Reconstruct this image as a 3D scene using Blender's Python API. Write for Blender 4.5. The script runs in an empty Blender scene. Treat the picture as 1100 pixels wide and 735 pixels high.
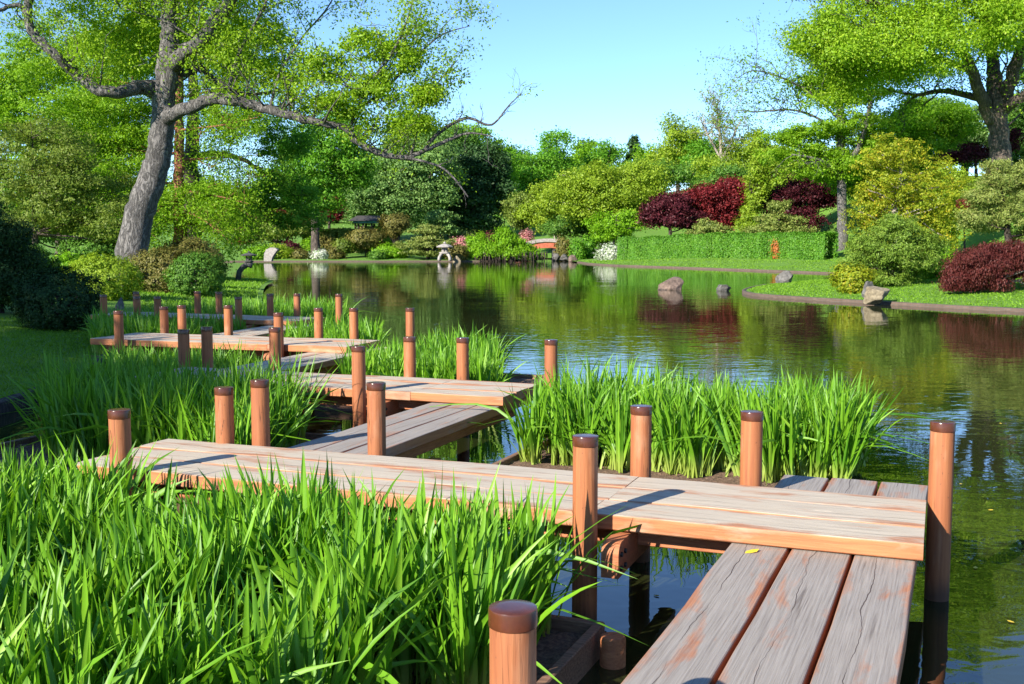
import bpy, math, random
import numpy as np
from mathutils import Vector, Matrix, geometry
rng = np.random.default_rng(7)
random.seed(7)
PI = math.pi
S = bpy.context.scene
COL = S.collection

# ------------------------------------------------------------------ frame of reference
F, YH, CX, CY, HC = 1180.0, 257.0, 550.0, 367.5, 1.58      # lens, horizon row, eye height over the deck
PITCH = math.atan((CY - YH) / F)
A = math.radians(22.5)                                      # heading of the boardwalk
SA, CA = math.sin(A), math.cos(A)
WATER = -0.62

def ray(px, py):
    a, b = (px - CX) / F, -(py - CY) / F
    return a, math.cos(PITCH) + b * math.sin(PITCH), -math.sin(PITCH) + b * math.cos(PITCH)
def P(px, py, d):                                           # a point seen at px,py at depth d
    x, y, z = ray(px, py)
    return np.array((x / y * d, d, HC + z / y * d))
def wv(w, v):                                               # boardwalk grid -> plan
    return (w * CA + v * SA, -w * SA + v * CA)

# ------------------------------------------------------------------ tagging and linking
def tag(o, label=None, cat=None, group=None, kind=None):
    if label: o['label'] = label
    if cat: o['category'] = cat
    if group: o['group'] = group
    if kind: o['kind'] = kind
    return o
def thing(name, label, cat, loc=(0, 0, 0), rz=0, group=None):
    o = bpy.data.objects.new(name, None); COL.objects.link(o)
    o.location = loc; o.rotation_euler = (0, 0, rz); o.empty_display_size = 0.2
    return tag(o, label, cat, group)
def link(name, me, m, parent=None, loc=(0, 0, 0), rot=(0, 0, 0)):
    me.materials.clear()
    me.materials.append(m)
    o = bpy.data.objects.new(name, me); COL.objects.link(o)
    o.location = loc; o.rotation_euler = rot
    if parent: o.parent = parent
    return o
def np_mesh(name, V, Fc, smooth=False):                     # V (n,3), Fc (m,k) of one face size
    V = np.asarray(V, np.float32); Fc = np.asarray(Fc, np.int32)
    me = bpy.data.meshes.new(name)
    n, k = Fc.shape
    me.vertices.add(len(V)); me.vertices.foreach_set('co', V.ravel())
    me.loops.add(n * k); me.loops.foreach_set('vertex_index', Fc.ravel())
    me.polygons.add(n); me.polygons.foreach_set('loop_start', np.arange(0, n * k, k, dtype=np.int32))
    me.update(calc_edges=True)
    if smooth: me.polygons.foreach_set('use_smooth', np.ones(n, bool))
    return me
class MB:                                                   # collects shapes for ONE mesh
    def __init__(s): s.v, s.f = [], []
    def add(s, v, f):
        b = len(s.v); s.v += [tuple(p) for p in v]; s.f += [tuple(i + b for i in q) for q in f]
        return s
    def box(s, x0, x1, y0, y1, z0, z1, bev=0.006):
        b = min(bev, (x1-x0)*.3, (y1-y0)*.3, (z1-z0)*.3)
        P8 = []
        for z, e in ((z0, b), (z0 + b, 0), (z1 - b, 0), (z1, b)):
            for (x, y) in ((x0+e, y0+b+e), (x0+b+e, y0+e), (x1-b-e, y0+e), (x1-e, y0+b+e), (x1-e, y1-b-e), (x1-b-e, y1-e), (x0+b+e, y1-e), (x0+e, y1-b-e)):
                P8.append((x, y, z))
        f = [tuple(range(7, -1, -1)), tuple(range(24, 32))]
        for l in range(3):
            for i in range(8):
                j = (i + 1) % 8
                f.append((l*8+i, l*8+j, l*8+8+j, l*8+8+i))
        return s.add(P8, f)
    def lathe(s, prof, n=24, c=(0, 0, 0)):
        v = [(c[0] + r * math.cos(2*PI*i/n), c[1] + r * math.sin(2*PI*i/n), c[2] + z) for r, z in prof for i in range(n)]
        f = [(l*n+i, l*n+(i+1) % n, (l+1)*n+(i+1) % n, (l+1)*n+i) for l in range(len(prof)-1) for i in range(n)]
        f += [tuple(range(n-1, -1, -1)), tuple(range((len(prof)-1)*n, len(prof)*n))]
        return s.add(v, f)
    def tube(s, pts, rad, n=7, wob=0.0):
        pts = [Vector(p) for p in pts]
        if len(pts) < 2: return s
        t = (pts[1] - pts[0]).normalized()
        u = t.orthogonal().normalized()
        v = []
        for i, p in enumerate(pts):
            d = (pts[min(i+1, len(pts)-1)] - pts[max(i-1, 0)])
            if d.length > 1e-9: d.normalize()
            u = (u - d * u.dot(d)); u = u.normalized() if u.length > 1e-6 else d.orthogonal().normalized()
            w = d.cross(u)
            for k in range(n):
                a = 2*PI*k/n
                r = rad[i] * (1 + wob * (random.random() - .5))
                v.append(p + u * (r*math.cos(a)) + w * (r*math.sin(a)))
        f = [(l*n+i, l*n+(i+1) % n, (l+1)*n+(i+1) % n, (l+1)*n+i) for l in range(len(pts)-1) for i in range(n)]
        f += [tuple(range(n-1, -1, -1)), tuple(range((len(pts)-1)*n, len(pts)*n))]
        return s.add(v, f)
    def prism(s, poly, axis, a, b):                         # poly extruded along axis from a to b
        def pt(p, t): return {'x': (t, p[0], p[1]), 'y': (p[0], t, p[1]), 'z': (p[0], p[1], t)}[axis]
        n = len(poly)
        v = [pt(p, a) for p in poly] + [pt(p, b) for p in poly]
        f = [tuple(range(n-1, -1, -1)), tuple(range(n, 2*n))] + [(i, (i+1) % n, n+(i+1) % n, n+i) for i in range(n)]
        return s.add(v, f)
    def build(s, name, m, parent=None, loc=(0, 0, 0), rot=(0, 0, 0), smooth=False, sharp=None):
        me = bpy.data.meshes.new(name); me.from_pydata(s.v, [], s.f)
        import bmesh
        bm = bmesh.new(); bm.from_mesh(me); bmesh.ops.recalc_face_normals(bm, faces=bm.faces); bm.to_mesh(me); bm.free()
        if smooth:
            me.polygons.foreach_set('use_smooth', np.ones(len(me.polygons), bool))
            if sharp: me.set_sharp_from_angle(angle=math.radians(sharp))
        return link(name, me, m, parent, loc, rot)

# ------------------------------------------------------------------ materials
class NT:
    def __init__(s, name):
        s.m = bpy.data.materials.new(name); s.m.use_nodes = True
        s.t = s.m.node_tree; s.t.nodes.clear()
        s.out = s.n('ShaderNodeOutputMaterial')
    def n(s, kind, ins=None, **kw):
        q = s.t.nodes.new(kind)
        for k, v in kw.items(): setattr(q, k, v)
        for k, v in (ins or {}).items():
            sock = q.inputs[k]
            if isinstance(v, bpy.types.NodeSocket): s.t.links.new(v, sock)
            else: sock.default_value = v
        return q
    def math(s, op, a, b=0.0, c=0.0, clamp=False):
        return s.n('ShaderNodeMath', {0: a, 1: b, 2: c}, operation=op, use_clamp=clamp).outputs[0]
    def mapr(s, v, a, b, c=0.0, d=1.0):
        return s.n('ShaderNodeMapRange', {0: v, 1: a, 2: b, 3: c, 4: d}).outputs[0]
    def noise(s, vec, scale, detail=4.0, rough=.55, dist=0.0, out=0):
        return s.n('ShaderNodeTexNoise', {'Vector': vec, 'Scale': scale, 'Detail': detail, 'Roughness': rough, 'Distortion': dist}).outputs[out]
    def mapping(s, vec, scale=(1, 1, 1), loc=(0, 0, 0)):
        return s.n('ShaderNodeMapping', {'Vector': vec, 'Scale': scale, 'Location': loc}).outputs[0]
    def ramp(s, fac, stops):
        r = s.n('ShaderNodeValToRGB', {0: fac}); cr = r.color_ramp
        while len(cr.elements) < len(stops): cr.elements.new(.5)
        for e, (p, c) in zip(cr.elements, stops): e.position = p; e.color = (*c, 1)
        return r.outputs[0]
    def mix(s, fac, a, b, mode='MIX'):
        q = s.n('ShaderNodeMix', data_type='RGBA', blend_type=mode)
        for k, v in ((0, fac), (6, a), (7, b)):
            if isinstance(v, bpy.types.NodeSocket): s.t.links.new(v, q.inputs[k])
            else: q.inputs[k].default_value = (*v, 1) if isinstance(v, tuple) and len(v) == 3 else v
        return q.outputs[2]
    def bump(s, h, dist=.01, strength=1.0):
        return s.n('ShaderNodeBump', {'Height': h, 'Distance': dist, 'Strength': strength}).outputs[0]
    def pbr(s, col, rough=.7, normal=None, **kw):
        ins = {'Base Color': (*col, 1) if isinstance(col, tuple) else col, 'Roughness': rough}
        if normal is not None: ins['Normal'] = normal
        ins.update(kw)
        b = s.n('ShaderNodeBsdfPrincipled', ins)
        s.t.links.new(b.outputs[0], s.out.inputs[0]); return s.m
    def coord(s, w='Object'): return s.n('ShaderNodeTexCoord').outputs[w]

def leaf_mat(name, c0, c1, trans=.3, c2=None, gloss=.012, foot=None):
    t = NT(name)
    rnd = t.n('ShaderNodeNewGeometry').outputs['Random Per Island']
    big = t.noise(t.coord('Object'), .9, 2.0)
    fac = t.math('ADD', t.math('MULTIPLY', rnd, .65), t.math('MULTIPLY', big, .45), clamp=True)
    stops = [(.15, c0), (.75, c1)] + ([(.95, c2)] if c2 else [])
    col = t.ramp(fac, stops)
    if foot:                                                # blades are paler where they leave the soil
        z = t.n('ShaderNodeSeparateXYZ', {0: t.n('ShaderNodeNewGeometry').outputs['Position']}).outputs[2]
        col = t.mix(t.mapr(z, -.30, -.47, 0, .75), col, foot)
    d = t.n('ShaderNodeBsdfDiffuse', {'Color': col})
    tr = t.n('ShaderNodeBsdfTranslucent', {'Color': t.mix(1.0, col, (1.0, 1.0, .55), 'MULTIPLY')})
    g = t.n('ShaderNodeBsdfGlossy', {'Color': (1, 1, 1, 1), 'Roughness': .5})
    m1 = t.n('ShaderNodeMixShader', {0: trans, 1: d.outputs[0], 2: tr.outputs[0]})
    m2 = t.n('ShaderNodeMixShader', {0: gloss, 1: m1.outputs[0], 2: g.outputs[0]})
    t.t.links.new(m2.outputs[0], t.out.inputs[0])
    return t.m

def m_deck(name='weathered_deck', g=(1.18, 1.16, 1.04)):
    t = NT(name)
    oi = t.n('ShaderNodeObjectInfo')
    off = t.n('ShaderNodeCombineXYZ', {0: t.math('MULTIPLY', oi.outputs['Random'], 37.0), 1: t.math('MULTIPLY', oi.outputs['Random'], 11.0)}).outputs[0]
    co = t.coord('Object')
    p = t.n('ShaderNodeVectorMath', {0: co, 1: off}, operation='ADD').outputs[0]
    grain = t.noise(t.mapping(p, (2.0, 95, 40)), 1.0, 5.0, .65)
    grain2 = t.noise(t.mapping(p, (.7, 22, 8)), 1.0, 3.0, .6, .6)
    patch = t.noise(t.mapping(p, (1.1, 4.5, 3)), 1.3, 5.0, .62, .4)
    grey = t.ramp(grain, [(.22, (.22*g[0], .18*g[1], .15*g[2])), (.5, (.41*g[0], .355*g[1], .305*g[2])), (.78, (.54*g[0], .48*g[1], .425*g[2]))])
    stain = t.ramp(grain, [(.25, (.27, .085, .032)), (.7, (.48, .19, .075))])
    nz = t.n('ShaderNodeSeparateXYZ', {0: t.coord('Normal')}).outputs[2]
    top = t.mapr(nz, .5, .9)
    sep = t.n('ShaderNodeSeparateXYZ', {0: co})
    edge = t.math('ABSOLUTE', sep.outputs[1])
    wear = t.math('ADD', patch, t.math('MULTIPLY', t.mapr(edge, .09, .155), .12))
    worn = t.mapr(t.math('ADD', wear, t.math('MULTIPLY', t.math('SUBTRACT', grain, .5), .10)), .555, .70)
    side_w = t.mapr(patch, .52, .66, 0, .45)
    fac = t.math('ADD', t.math('MULTIPLY', top, t.math('SUBTRACT', 1.0, t.math('MULTIPLY', worn, .85))),
                 t.math('MULTIPLY', t.math('SUBTRACT', 1.0, top), side_w), clamp=True)
    col = t.mix(fac, stain, grey)
    # long drying cracks wandering along each plank
    wob = t.noise(t.mapping(p, (1.3, 0, 0)), 1.0, 5.0, .5)
    cy = t.math('ADD', t.math('MULTIPLY', t.math('SUBTRACT', wob, .5), .17), t.math('MULTIPLY', t.math('SUBTRACT', oi.outputs['Random'], .5), .12))
    dist = t.math('ABSOLUTE', t.math('SUBTRACT', sep.outputs[1], cy))
    wid = t.mapr(t.noise(t.mapping(p, (1.7, .3, 0)), 1.0, 2.0), .4, .62, 0.0, .0030)
    crack = t.math('MULTIPLY', t.math('LESS_THAN', dist, wid), top)
    fine = t.math('MULTIPLY', t.mapr(grain2, .35, .27), .55)
    col = t.mix(t.math('MAXIMUM', t.math('MULTIPLY', crack, .9), t.math('MULTIPLY', fine, top)), col, (.055, .035, .025))
    kv = t.n('ShaderNodeTexVoronoi', {'Vector': t.mapping(p, (1.0, 2.6, .01)), 'Scale': 1.15}).outputs[0]
    col = t.mix(t.math('MULTIPLY', t.mapr(t.math('ADD', kv, t.math('MULTIPLY', grain2, .03)), .062, .04, 0, .8), top), col, (.20*g[0], .13*g[1], .09*g[2]))
    col = t.mix(t.math('MULTIPLY', t.mapr(t.math('ABSOLUTE', t.math('SUBTRACT', kv, .075)), .02, .0, 0, .6), top), col, (.58*g[0], .50*g[1], .43*g[2]))
    h = t.math('SUBTRACT', t.math('ADD', grain, t.math('MULTIPLY', grain2, .8)), t.math('MULTIPLY', crack, 2.0))
    return t.pbr(col, .72, t.bump(h, .006, .55))
def m_post():
    t = NT('stained_post_wood')
    oi = t.n('ShaderNodeObjectInfo')
    co = t.coord('Object')
    p = t.n('ShaderNodeVectorMath', {0: co, 1: t.n('ShaderNodeCombineXYZ', {0: t.math('MULTIPLY', oi.outputs['Random'], 19.0)}).outputs[0]}, operation='ADD').outputs[0]
    g = t.noise(t.mapping(p, (45, 45, 2.0)), 1.0, 4.0, .6, .3)
    b = t.noise(t.mapping(p, (9, 9, 1.2)), 1.0, 3.0, .6)
    col = t.ramp(g, [(.28, (.25, .076, .028)), (.5, (.36, .122, .041)), (.72, (.44, .168, .061))])
    col = t.mix(t.mapr(b, .5, .72, 0, .5), col, (.25, .07, .026))
    spots = t.noise(p, 60.0, 1.0)
    col = t.mix(t.mapr(spots, .72, .76, 0, .7), col, (.09, .04, .02))
    col = t.mix(t.mapr(oi.outputs['Random'], 0, 1, 0, .38), col, (.24, .085, .04))
    chk = t.noise(t.mapping(p, (26, 26, .9)), 1.0, 3.0, .5, .5)
    chk = t.mapr(t.math('ABSOLUTE', t.math('SUBTRACT', chk, .5)), .012, .004, 0, 1)
    chk = t.math('MULTIPLY', chk, t.mapr(t.noise(t.mapping(p, (6, 6, 2.5)), 1.0, 2.0), .52, .6), clamp=True)
    col = t.mix(t.math('MULTIPLY', chk, .85), col, (.06, .025, .012))
    fade = t.noise(t.mapping(p, (5, 5, 1.5)), 1.3, 4.0)
    col = t.mix(t.mapr(fade, .56, .75, 0, .55), col, (.47, .27, .16))
    z = t.n('ShaderNodeSeparateXYZ', {0: t.n('ShaderNodeNewGeometry').outputs['Position']}).outputs[2]
    wet = t.mapr(t.math('ADD', z, t.math('MULTIPLY', b, .12)), -.40, -.52)
    col = t.mix(t.math('MULTIPLY', wet, .8), col, (.06, .03, .018))
    return t.pbr(col, .68, t.bump(t.math('SUBTRACT', g, chk), .005, .7))
def m_simple(name, c0, c1, scale=8, rough=.8, bump=.01, stretch=(1, 1, 1), metallic=0.0, c2=None):
    t = NT(name); co = t.mapping(t.coord('Object'), stretch)
    n = t.noise(co, scale, 6.0, .62)
    st = [(.32, c0), (.68, c1)] + ([(.8, c2)] if c2 else [])
    return t.pbr(t.ramp(n, st), rough, t.bump(n, bump, .8), Metallic=metallic)
def m_bark(name, c0, c1, scale=14.0):
    t = NT(name); co = t.coord('Object')
    n = t.noise(t.mapping(co, (1, 1, .5)), scale * 1.6, 8.0, .75, .6)
    w = t.noise(t.mapping(co, (1, 1, .3)), scale * .7, 5.0, .6, 1.2)
    ridge = t.math('ABSOLUTE', t.math('SUBTRACT', w, .5))
    h = t.math('ADD', t.math('MULTIPLY', n, .7), t.mapr(ridge, 0, .11, -.12, .22))
    blot = t.noise(co, scale * .12, 4.0, .6)
    col = t.mix(t.mapr(blot, .5, .68, 0, .5), t.ramp(h, [(.22, c0), (.62, c1)]), c0)
    return t.pbr(col, .92, t.bump(h, .07, 1.0))
def m_water():
    t = NT('pond_water'); co = t.coord('Object')
    a = t.noise(t.mapping(co, (.8, 1.15, 1)), 3.6, 2.0, .5, .5)
    b = t.noise(t.mapping(co, (.45, .8, 1)), .9, 2.0, .5, .3)
    calm = t.noise(t.mapping(co, (.07, .13, 1), (3.1, 1.7, 0)), 1.0, 2.0)
    ripple = t.mapr(calm, .40, .62, .25, 1.0)
    h = t.math('ADD', t.math('MULTIPLY', a, ripple), t.math('MULTIPLY', b, 1.5))
    murk = t.noise(co, .25, 3.0)
    col = t.ramp(murk, [(.3, (.015, .020, .006)), (.7, (.030, .035, .010))])
    return t.pbr(col, .015, t.bump(h, .0042, 1.0), **{'IOR': 1.55})
def m_ground():
    t = NT('lawn_and_soil'); co = t.coord('Object')
    n1 = t.noise(co, 9.0, 5.0, .7); n2 = t.noise(co, .35, 4.0, .6); n3 = t.noise(t.mapping(co, (1, 1, 1)), 55.0, 3.0, .7)
    g = t.ramp(t.math('ADD', t.math('MULTIPLY', n1, .6), t.math('MULTIPLY', n3, .4)), [(.3, (.065, .16, .012)), (.55, (.13, .28, .020)), (.75, (.20, .34, .03))])
    g = t.mix(t.mapr(n2, .58, .72, 0, .55), g, (.15, .20, .04))
    return t.pbr(g, .9, t.bump(t.math('ADD', n1, n3), .05, .8))
def m_soil():
    t = NT('planter_soil'); co = t.coord('Object')
    n = t.noise(co, 38.0, 6.0, .75); k = t.noise(co, 90.0, 2.0)
    col = t.ramp(n, [(.3, (.05, .03, .02)), (.5, (.18, .105, .07)), (.72, (.38, .25, .17))])
    col = t.mix(t.mapr(k, .66, .72, 0, .8), col, (.30, .22, .16))
    return t.pbr(col, .95, t.bump(n, .03, 1.0))
def m_brick():
    t = NT('brick_edging'); co = t.coord('UV')
    br = t.n('ShaderNodeTexBrick', {'Vector': co, 'Color1': (.10, .062, .045, 1), 'Color2': (.14, .092, .07, 1), 'Mortar': (.09, .078, .065, 1), 'Scale': 1.0, 'Mortar Size': .012, 'Brick Width': .22, 'Row Height': .085})
    n = t.noise(t.coord('Object'), 6.0, 5.0)
    return t.pbr(t.mix(t.mapr(n, .4, .7, 0, .5), br.outputs[0], (.06, .045, .03)), .9, t.bump(n, .01))
def m_stone(name, c0, c1, c2): return m_simple(name, c0, c1, 7.0, .9, .03, c2=c2)

M = dict(
    deck=m_deck(), greydeck=m_deck('grey_weathered_deck', (.71, .72, .73)), post=m_post(), water=m_water(), ground=m_ground(), soil=m_soil(), brick=m_brick(),
    cap=m_simple('brown_cap', (.060, .018, .009), (.11, .032, .014), 12, .22, .001),
    beam=m_simple('stained_beam', (.30, .095, .038), (.48, .18, .075), 5, .7, .006, (1.5, 14, 14)),
    oldwood=m_simple('old_planter_wood', (.13, .065, .04), (.30, .17, .11), 5, .85, .008, (1.5, 14, 14)),
    bolt=m_simple('dark_bolt', (.02, .014, .012), (.05, .035, .03), 30, .45, .002, metallic=.7),
    bark_grey=m_bark('grey_bark', (.045, .041, .040), (.225, .208, .20), 9.0),
    bark_dark=m_bark('dark_bark', (.025, .018, .015), (.10, .075, .06), 9.0),
    bark_red=m_bark('red_bark', (.16, .055, .03), (.36, .15, .085), 7.0),
    bark_pale=m_bark('pale_bark', (.22, .18, .15), (.52, .46, .40), 6.0),
    bark_brown=m_bark('brown_bark', (.035, .027, .022), (.15, .115, .092), 5.0),
    stone=m_stone('lantern_stone', (.22, .20, .185), (.42, .39, .36), (.52, .49, .46)),
    darkstone=m_stone('dark_lantern_stone', (.03, .03, .032), (.10, .10, .10), (.14, .14, .14)),
    rock=m_stone('tan_rock', (.07, .048, .04), (.24, .17, .135), (.33, .26, .20)),
    greyrock=m_stone('grey_rock', (.055, .052, .05), (.17, .16, .15), (.25, .235, .22)),
    mossrock=m_stone('buff_rock', (.12, .095, .06), (.30, .25, .165), (.40, .34, .24)),
    redpaint=m_simple('red_bridge_paint', (.34, .075, .035), (.50, .15, .075), 6, .6, .004),
    greywood=m_simple('grey_bridge_wood', (.22, .19, .18), (.40, .36, .34), 6, .85, .006),
    rooftile=m_simple('dark_roof', (.03, .028, .028), (.075, .066, .062), 8, .8, .01, (1, 10, 1)),
    teal=m_simple('teal_paint', (.05, .24, .20), (.10, .36, .30), 4, .6, .003),
    mulch=m_simple('bark_mulch', (.16, .085, .06), (.34, .21, .16), 16, .95, .03),
    yleaf=m_simple('yellow_leaf', (.62, .42, .02), (.80, .58, .05), 20, .6, .001),
    iris=leaf_mat('iris_leaf', (.060, .20, .008), (.19, .42, .016), .38, (.30, .52, .05), .03, (.42, .50, .10)),
    lawn=leaf_mat('lawn_blade', (.09, .21, .012), (.20, .38, .025), .35),
    spring=leaf_mat('spring_leaf', (.17, .33, .012), (.33, .52, .025), .52, (.46, .58, .05)),
    cypress=leaf_mat('cypress_leaf', (.13, .29, .010), (.26, .46, .02), .52, (.36, .52, .035)),
    olive=leaf_mat('olive_leaf', (.10, .17, .02), (.23, .31, .05), .46, (.33, .38, .09)),
    bright=leaf_mat('bright_leaf', (.075, .25, .016), (.18, .41, .028), .48, (.27, .48, .05)),
    hedge=leaf_mat('hedge_leaf', (.045, .17, .014), (.13, .32, .024), .4, (.20, .40, .04)),
    lime=leaf_mat('lime_leaf', (.13, .31, .010), (.24, .47, .018), .48, (.34, .54, .03)),
    mid=leaf_mat('mid_green_leaf', (.055, .15, .02), (.13, .28, .035), .42, (.21, .35, .05)),
    bluegreen=leaf_mat('blue_green_needle', (.09, .20, .05), (.21, .36, .09), .38, (.29, .43, .12)),
    pine=leaf_mat('pine_needle', (.10, .19, .022), (.23, .36, .045), .4, (.35, .43, .08)),
    dark=leaf_mat('dark_needle', (.02, .055, .016), (.055, .125, .035), .25, (.09, .17, .05)),
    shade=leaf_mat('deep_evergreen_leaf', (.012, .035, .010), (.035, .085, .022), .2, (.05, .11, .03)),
    willow=leaf_mat('yellow_green_leaf', (.17, .29, .018), (.32, .45, .03), .48, (.42, .52, .06)),
    gold=leaf_mat('golden_leaf', (.19, .29, .015), (.38, .42, .025), .46, (.60, .40, .03)),
    palepine=leaf_mat('pale_needle', (.13, .20, .035), (.28, .34, .08), .38, (.40, .38, .12)),
    red=leaf_mat('red_leaf', (.085, .008, .012), (.20, .022, .026), .28, (.30, .05, .05)),
    purple=leaf_mat('purple_leaf', (.035, .007, .012), (.10, .018, .026), .22, (.18, .04, .05)),
    lace=leaf_mat('lace_red_leaf', (.065, .013, .013), (.14, .033, .028), .25, (.19, .075, .05)),
    brownleaf=leaf_mat('bronze_leaf', (.085, .10, .02), (.20, .18, .045), .3, (.28, .23, .07)),
    pink=leaf_mat('pink_blossom', (.45, .16, .18), (.65, .30, .30), .2, (.12, .25, .04)),
    white=leaf_mat('white_blossom', (.13, .24, .05), (.60, .62, .56), .2, (.74, .74, .70)),
    rust=leaf_mat('rust_leaf', (.28, .08, .02), (.42, .14, .03), .2),
)

# ------------------------------------------------------------------ the pond's outline and the terrain
SHORE = [(-6.35, -14), (-6.35, 2), (-6.4, 13.4), (-6.75, 17.6), (-7.5, 20.6), (-8.5, 23.4), (-8.3, 26.6), (-7.7, 29.5), (-8.2, 36),
         (-10.2, 45), (-11.4, 51), (-12.0, 56), (-14.0, 60), (-20, 64), (-28, 72), (-33, 85), (-34, 100), (-32, 106.5), (-24, 108.2), (-15, 107.8),
         (-8, 108.6), (-2, 109), (1.5, 112), (2.6, 124), (4.6, 124), (4.9, 112), (6.2, 104), (7.1, 93.5), (11.0, 86.5), (16.4, 77.5), (20.8, 69), (23.2, 64.5),
         (22.2, 61), (17.0, 58), (12.6, 53), (9.9, 47), (9.2, 43.6), (9.8, 41.3), (12.3, 37.3), (15.4, 33.2), (20, 28.5), (27, 21), (33, 6), (33, -14)]
def resample(poly, step, closed=True):
    out = []
    n = len(poly)
    for i in range(n if closed else n - 1):
        a, b = np.array(poly[i], float), np.array(poly[(i+1) % n], float)
        k = max(1, int(np.linalg.norm(b-a) / step))
        out += [tuple(a + (b-a) * j / k) for j in range(k)]
    if not closed: out.append(tuple(poly[-1]))
    return out
def chaikin(poly, it=2, closed=True):
    for _ in range(it):
        q = []
        n = len(poly)
        for i in range(n if closed else n-1):
            a, b = np.array(poly[i], float), np.array(poly[(i+1) % n], float)
            q += [tuple(a*.75+b*.25), tuple(a*.25+b*.75)]
        if not closed: q = [poly[0]] + q + [poly[-1]]
        poly = q
    return poly
SH = np.array(resample(chaikin(SHORE, 2), 1.2))
def seg_dist(p):
    p = np.atleast_2d(p); a = SH; b = np.roll(SH, -1, 0); ab = b - a
    out = np.full(len(p), 1e9)
    for i in range(len(a)):
        ap = p - a[i]; t = np.clip(ap @ ab[i] / max(ab[i] @ ab[i], 1e-9), 0, 1)
        out = np.minimum(out, np.hypot(*(ap - t[:, None] * ab[i]).T))
    return out
def inside(p):
    p = np.atleast_2d(p); x, y = p[:, 0], p[:, 1]; c = np.zeros(len(p), bool)
    for (x0, y0), (x1, y1) in zip(SH, np.roll(SH, -1, 0)):
        if y0 == y1: continue
        k = (y0 > y) != (y1 > y)
        c ^= k & (x < (x1 - x0) * (y - y0) / (y1 - y0) + x0)
    return c
def height(p):
    p = np.atleast_2d(np.asarray(p, float)); d = seg_dist(p); x, y = p[:, 0], p[:, 1]
    z = -.525 + .058 * np.minimum(d, 12) + .02 * np.clip(d - 12, 0, 60)
    ss = lambda q: np.clip(q, 0, 1) ** 2 * (3 - 2 * np.clip(q, 0, 1))
    z += 6.0 * ss((x - 26) / 10) * ss((y - 48) / 16) * np.clip((d - 3) / 6, 0, 1)
    z += 3.0 * np.clip((y - 118) / 40, 0, 1.6) * np.clip(d / 8, 0, 1)
    z += (.05 * np.sin(x * .9) * np.cos(y * .7)) * np.clip(d / 3, 0, 1)
    return z
def gz(x, y): return float(height((x, y))[0])

pts = [tuple(p) for p in SH]
xs = []
def grid(x0, x1, y0, y1, s):
    X, Y = np.meshgrid(np.arange(x0, x1, s), np.arange(y0, y1, s)); g = np.c_[X.ravel(), Y.ravel()]
    return g + rng.uniform(-.3, .3, g.shape) * s
G = np.vstack([grid(-26, 40, 6, 75, 1.1), grid(-60, 70, 62, 150, 2.6), grid(-320, 320, -120, 620, 22)])
dd = seg_dist(G)
G = G[(dd > .5) & (~inside(G))]
G = np.vstack([G, [(-3000, -600), (3000, -600), (3000, 4000), (-3000, 4000), (0, 4000), (-3000, 1500), (3000, 1500), (0, -600)]])
allp = [Vector(p) for p in SH] + [Vector(p) for p in G]
res = geometry.delaunay_2d_cdt(allp, [(i, (i+1) % len(SH)) for i in range(len(SH))], [], 0, 1e-5)
V2 = np.array([tuple(v) for v in res[0]]); T = np.array([f for f in res[2] if len(f) == 3])
cen = V2[T].mean(1)
T = T[~inside(cen)]
Z = height(V2); far = np.hypot(V2[:, 0], V2[:, 1]) > 700; Z[far] = 1.0
tri = V2[T]; flip = ((tri[:, 1] - tri[:, 0])[:, 0] * (tri[:, 2] - tri[:, 0])[:, 1] - (tri[:, 1] - tri[:, 0])[:, 1] * (tri[:, 2] - tri[:, 0])[:, 0]) < 0
T[flip] = T[flip][:, ::-1]
g = link('ground', np_mesh('ground', np.c_[V2, Z], T, True), M['ground']); tag(g, 'sloping green lawn and garden ground all round the pond', 'ground', kind='structure')
wm = np_mesh('water', [(-60, -30, WATER), (60, -30, WATER), (60, 140, WATER), (-60, 140, WATER)], [(0, 1, 2, 3)])
tag(link('water', wm, M['water']), 'rippled dark green pond water mirroring trees and sky', 'water', kind='structure')

def edging(name, label, i0, i1, m, top, width=.22, lift=0.0):
    pl = np.array(resample(chaikin([SHORE[i % len(SHORE)] for i in range(i0, i1 + 1)], 2, False), .8, False))
    t = np.gradient(pl, axis=0); t /= np.linalg.norm(t, axis=1)[:, None]
    nrm = np.c_[t[:, 1], -t[:, 0]]
    L = np.r_[0, np.cumsum(np.linalg.norm(np.diff(pl, axis=0), axis=1))]
    V, Fc = [], []
    for p, q in zip(pl, nrm):
        w = width
        for o, z in ((-.06, -1.0), (-.06, top - .015), (-.045, top), (w - .06, top), (w - .04, top - .3)):
            V.append((p[0] - q[0] * o, p[1] - q[1] * o, z + random.uniform(-.006, .006)))
    uv = []
    for i in range(len(pl) - 1):
        for k in range(4):
            Fc.append((i*5+k, i*5+5+k, i*5+6+k, i*5+1+k)); uv.append((i, k))
    me = np_mesh(name, V, Fc)
    ul = me.uv_layers.new(name='UVMap')
    prof = [0, .6, .63, .85, 1.15]
    data = []
    for (i, k) in uv: data += [L[i], prof[k], L[i+1], prof[k], L[i+1], prof[k+1], L[i], prof[k+1]]
    ul.data.foreach_set('uv', np.array(data, np.float32))
    return tag(link(name, me, m), label, 'edging')
edging('timber_edging', 'dark timber edging along the shaded left lawn', 0, 4, M['bark_dark'], -.46, .14)
edging('brick_edging', 'brick edging round the near right lawn point with the red maple', 33, 42, M['brick'], -.508, .15)
edging('brick_edging', 'brick edging below the long lawn strip in front of the clipped hedge', 26, 32, M['brick'], -.508, .2)
edging('stone_edging', 'low stone edging of the far shore by the stone lantern', 17, 22, M['brick'], -.51, .2)

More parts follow.
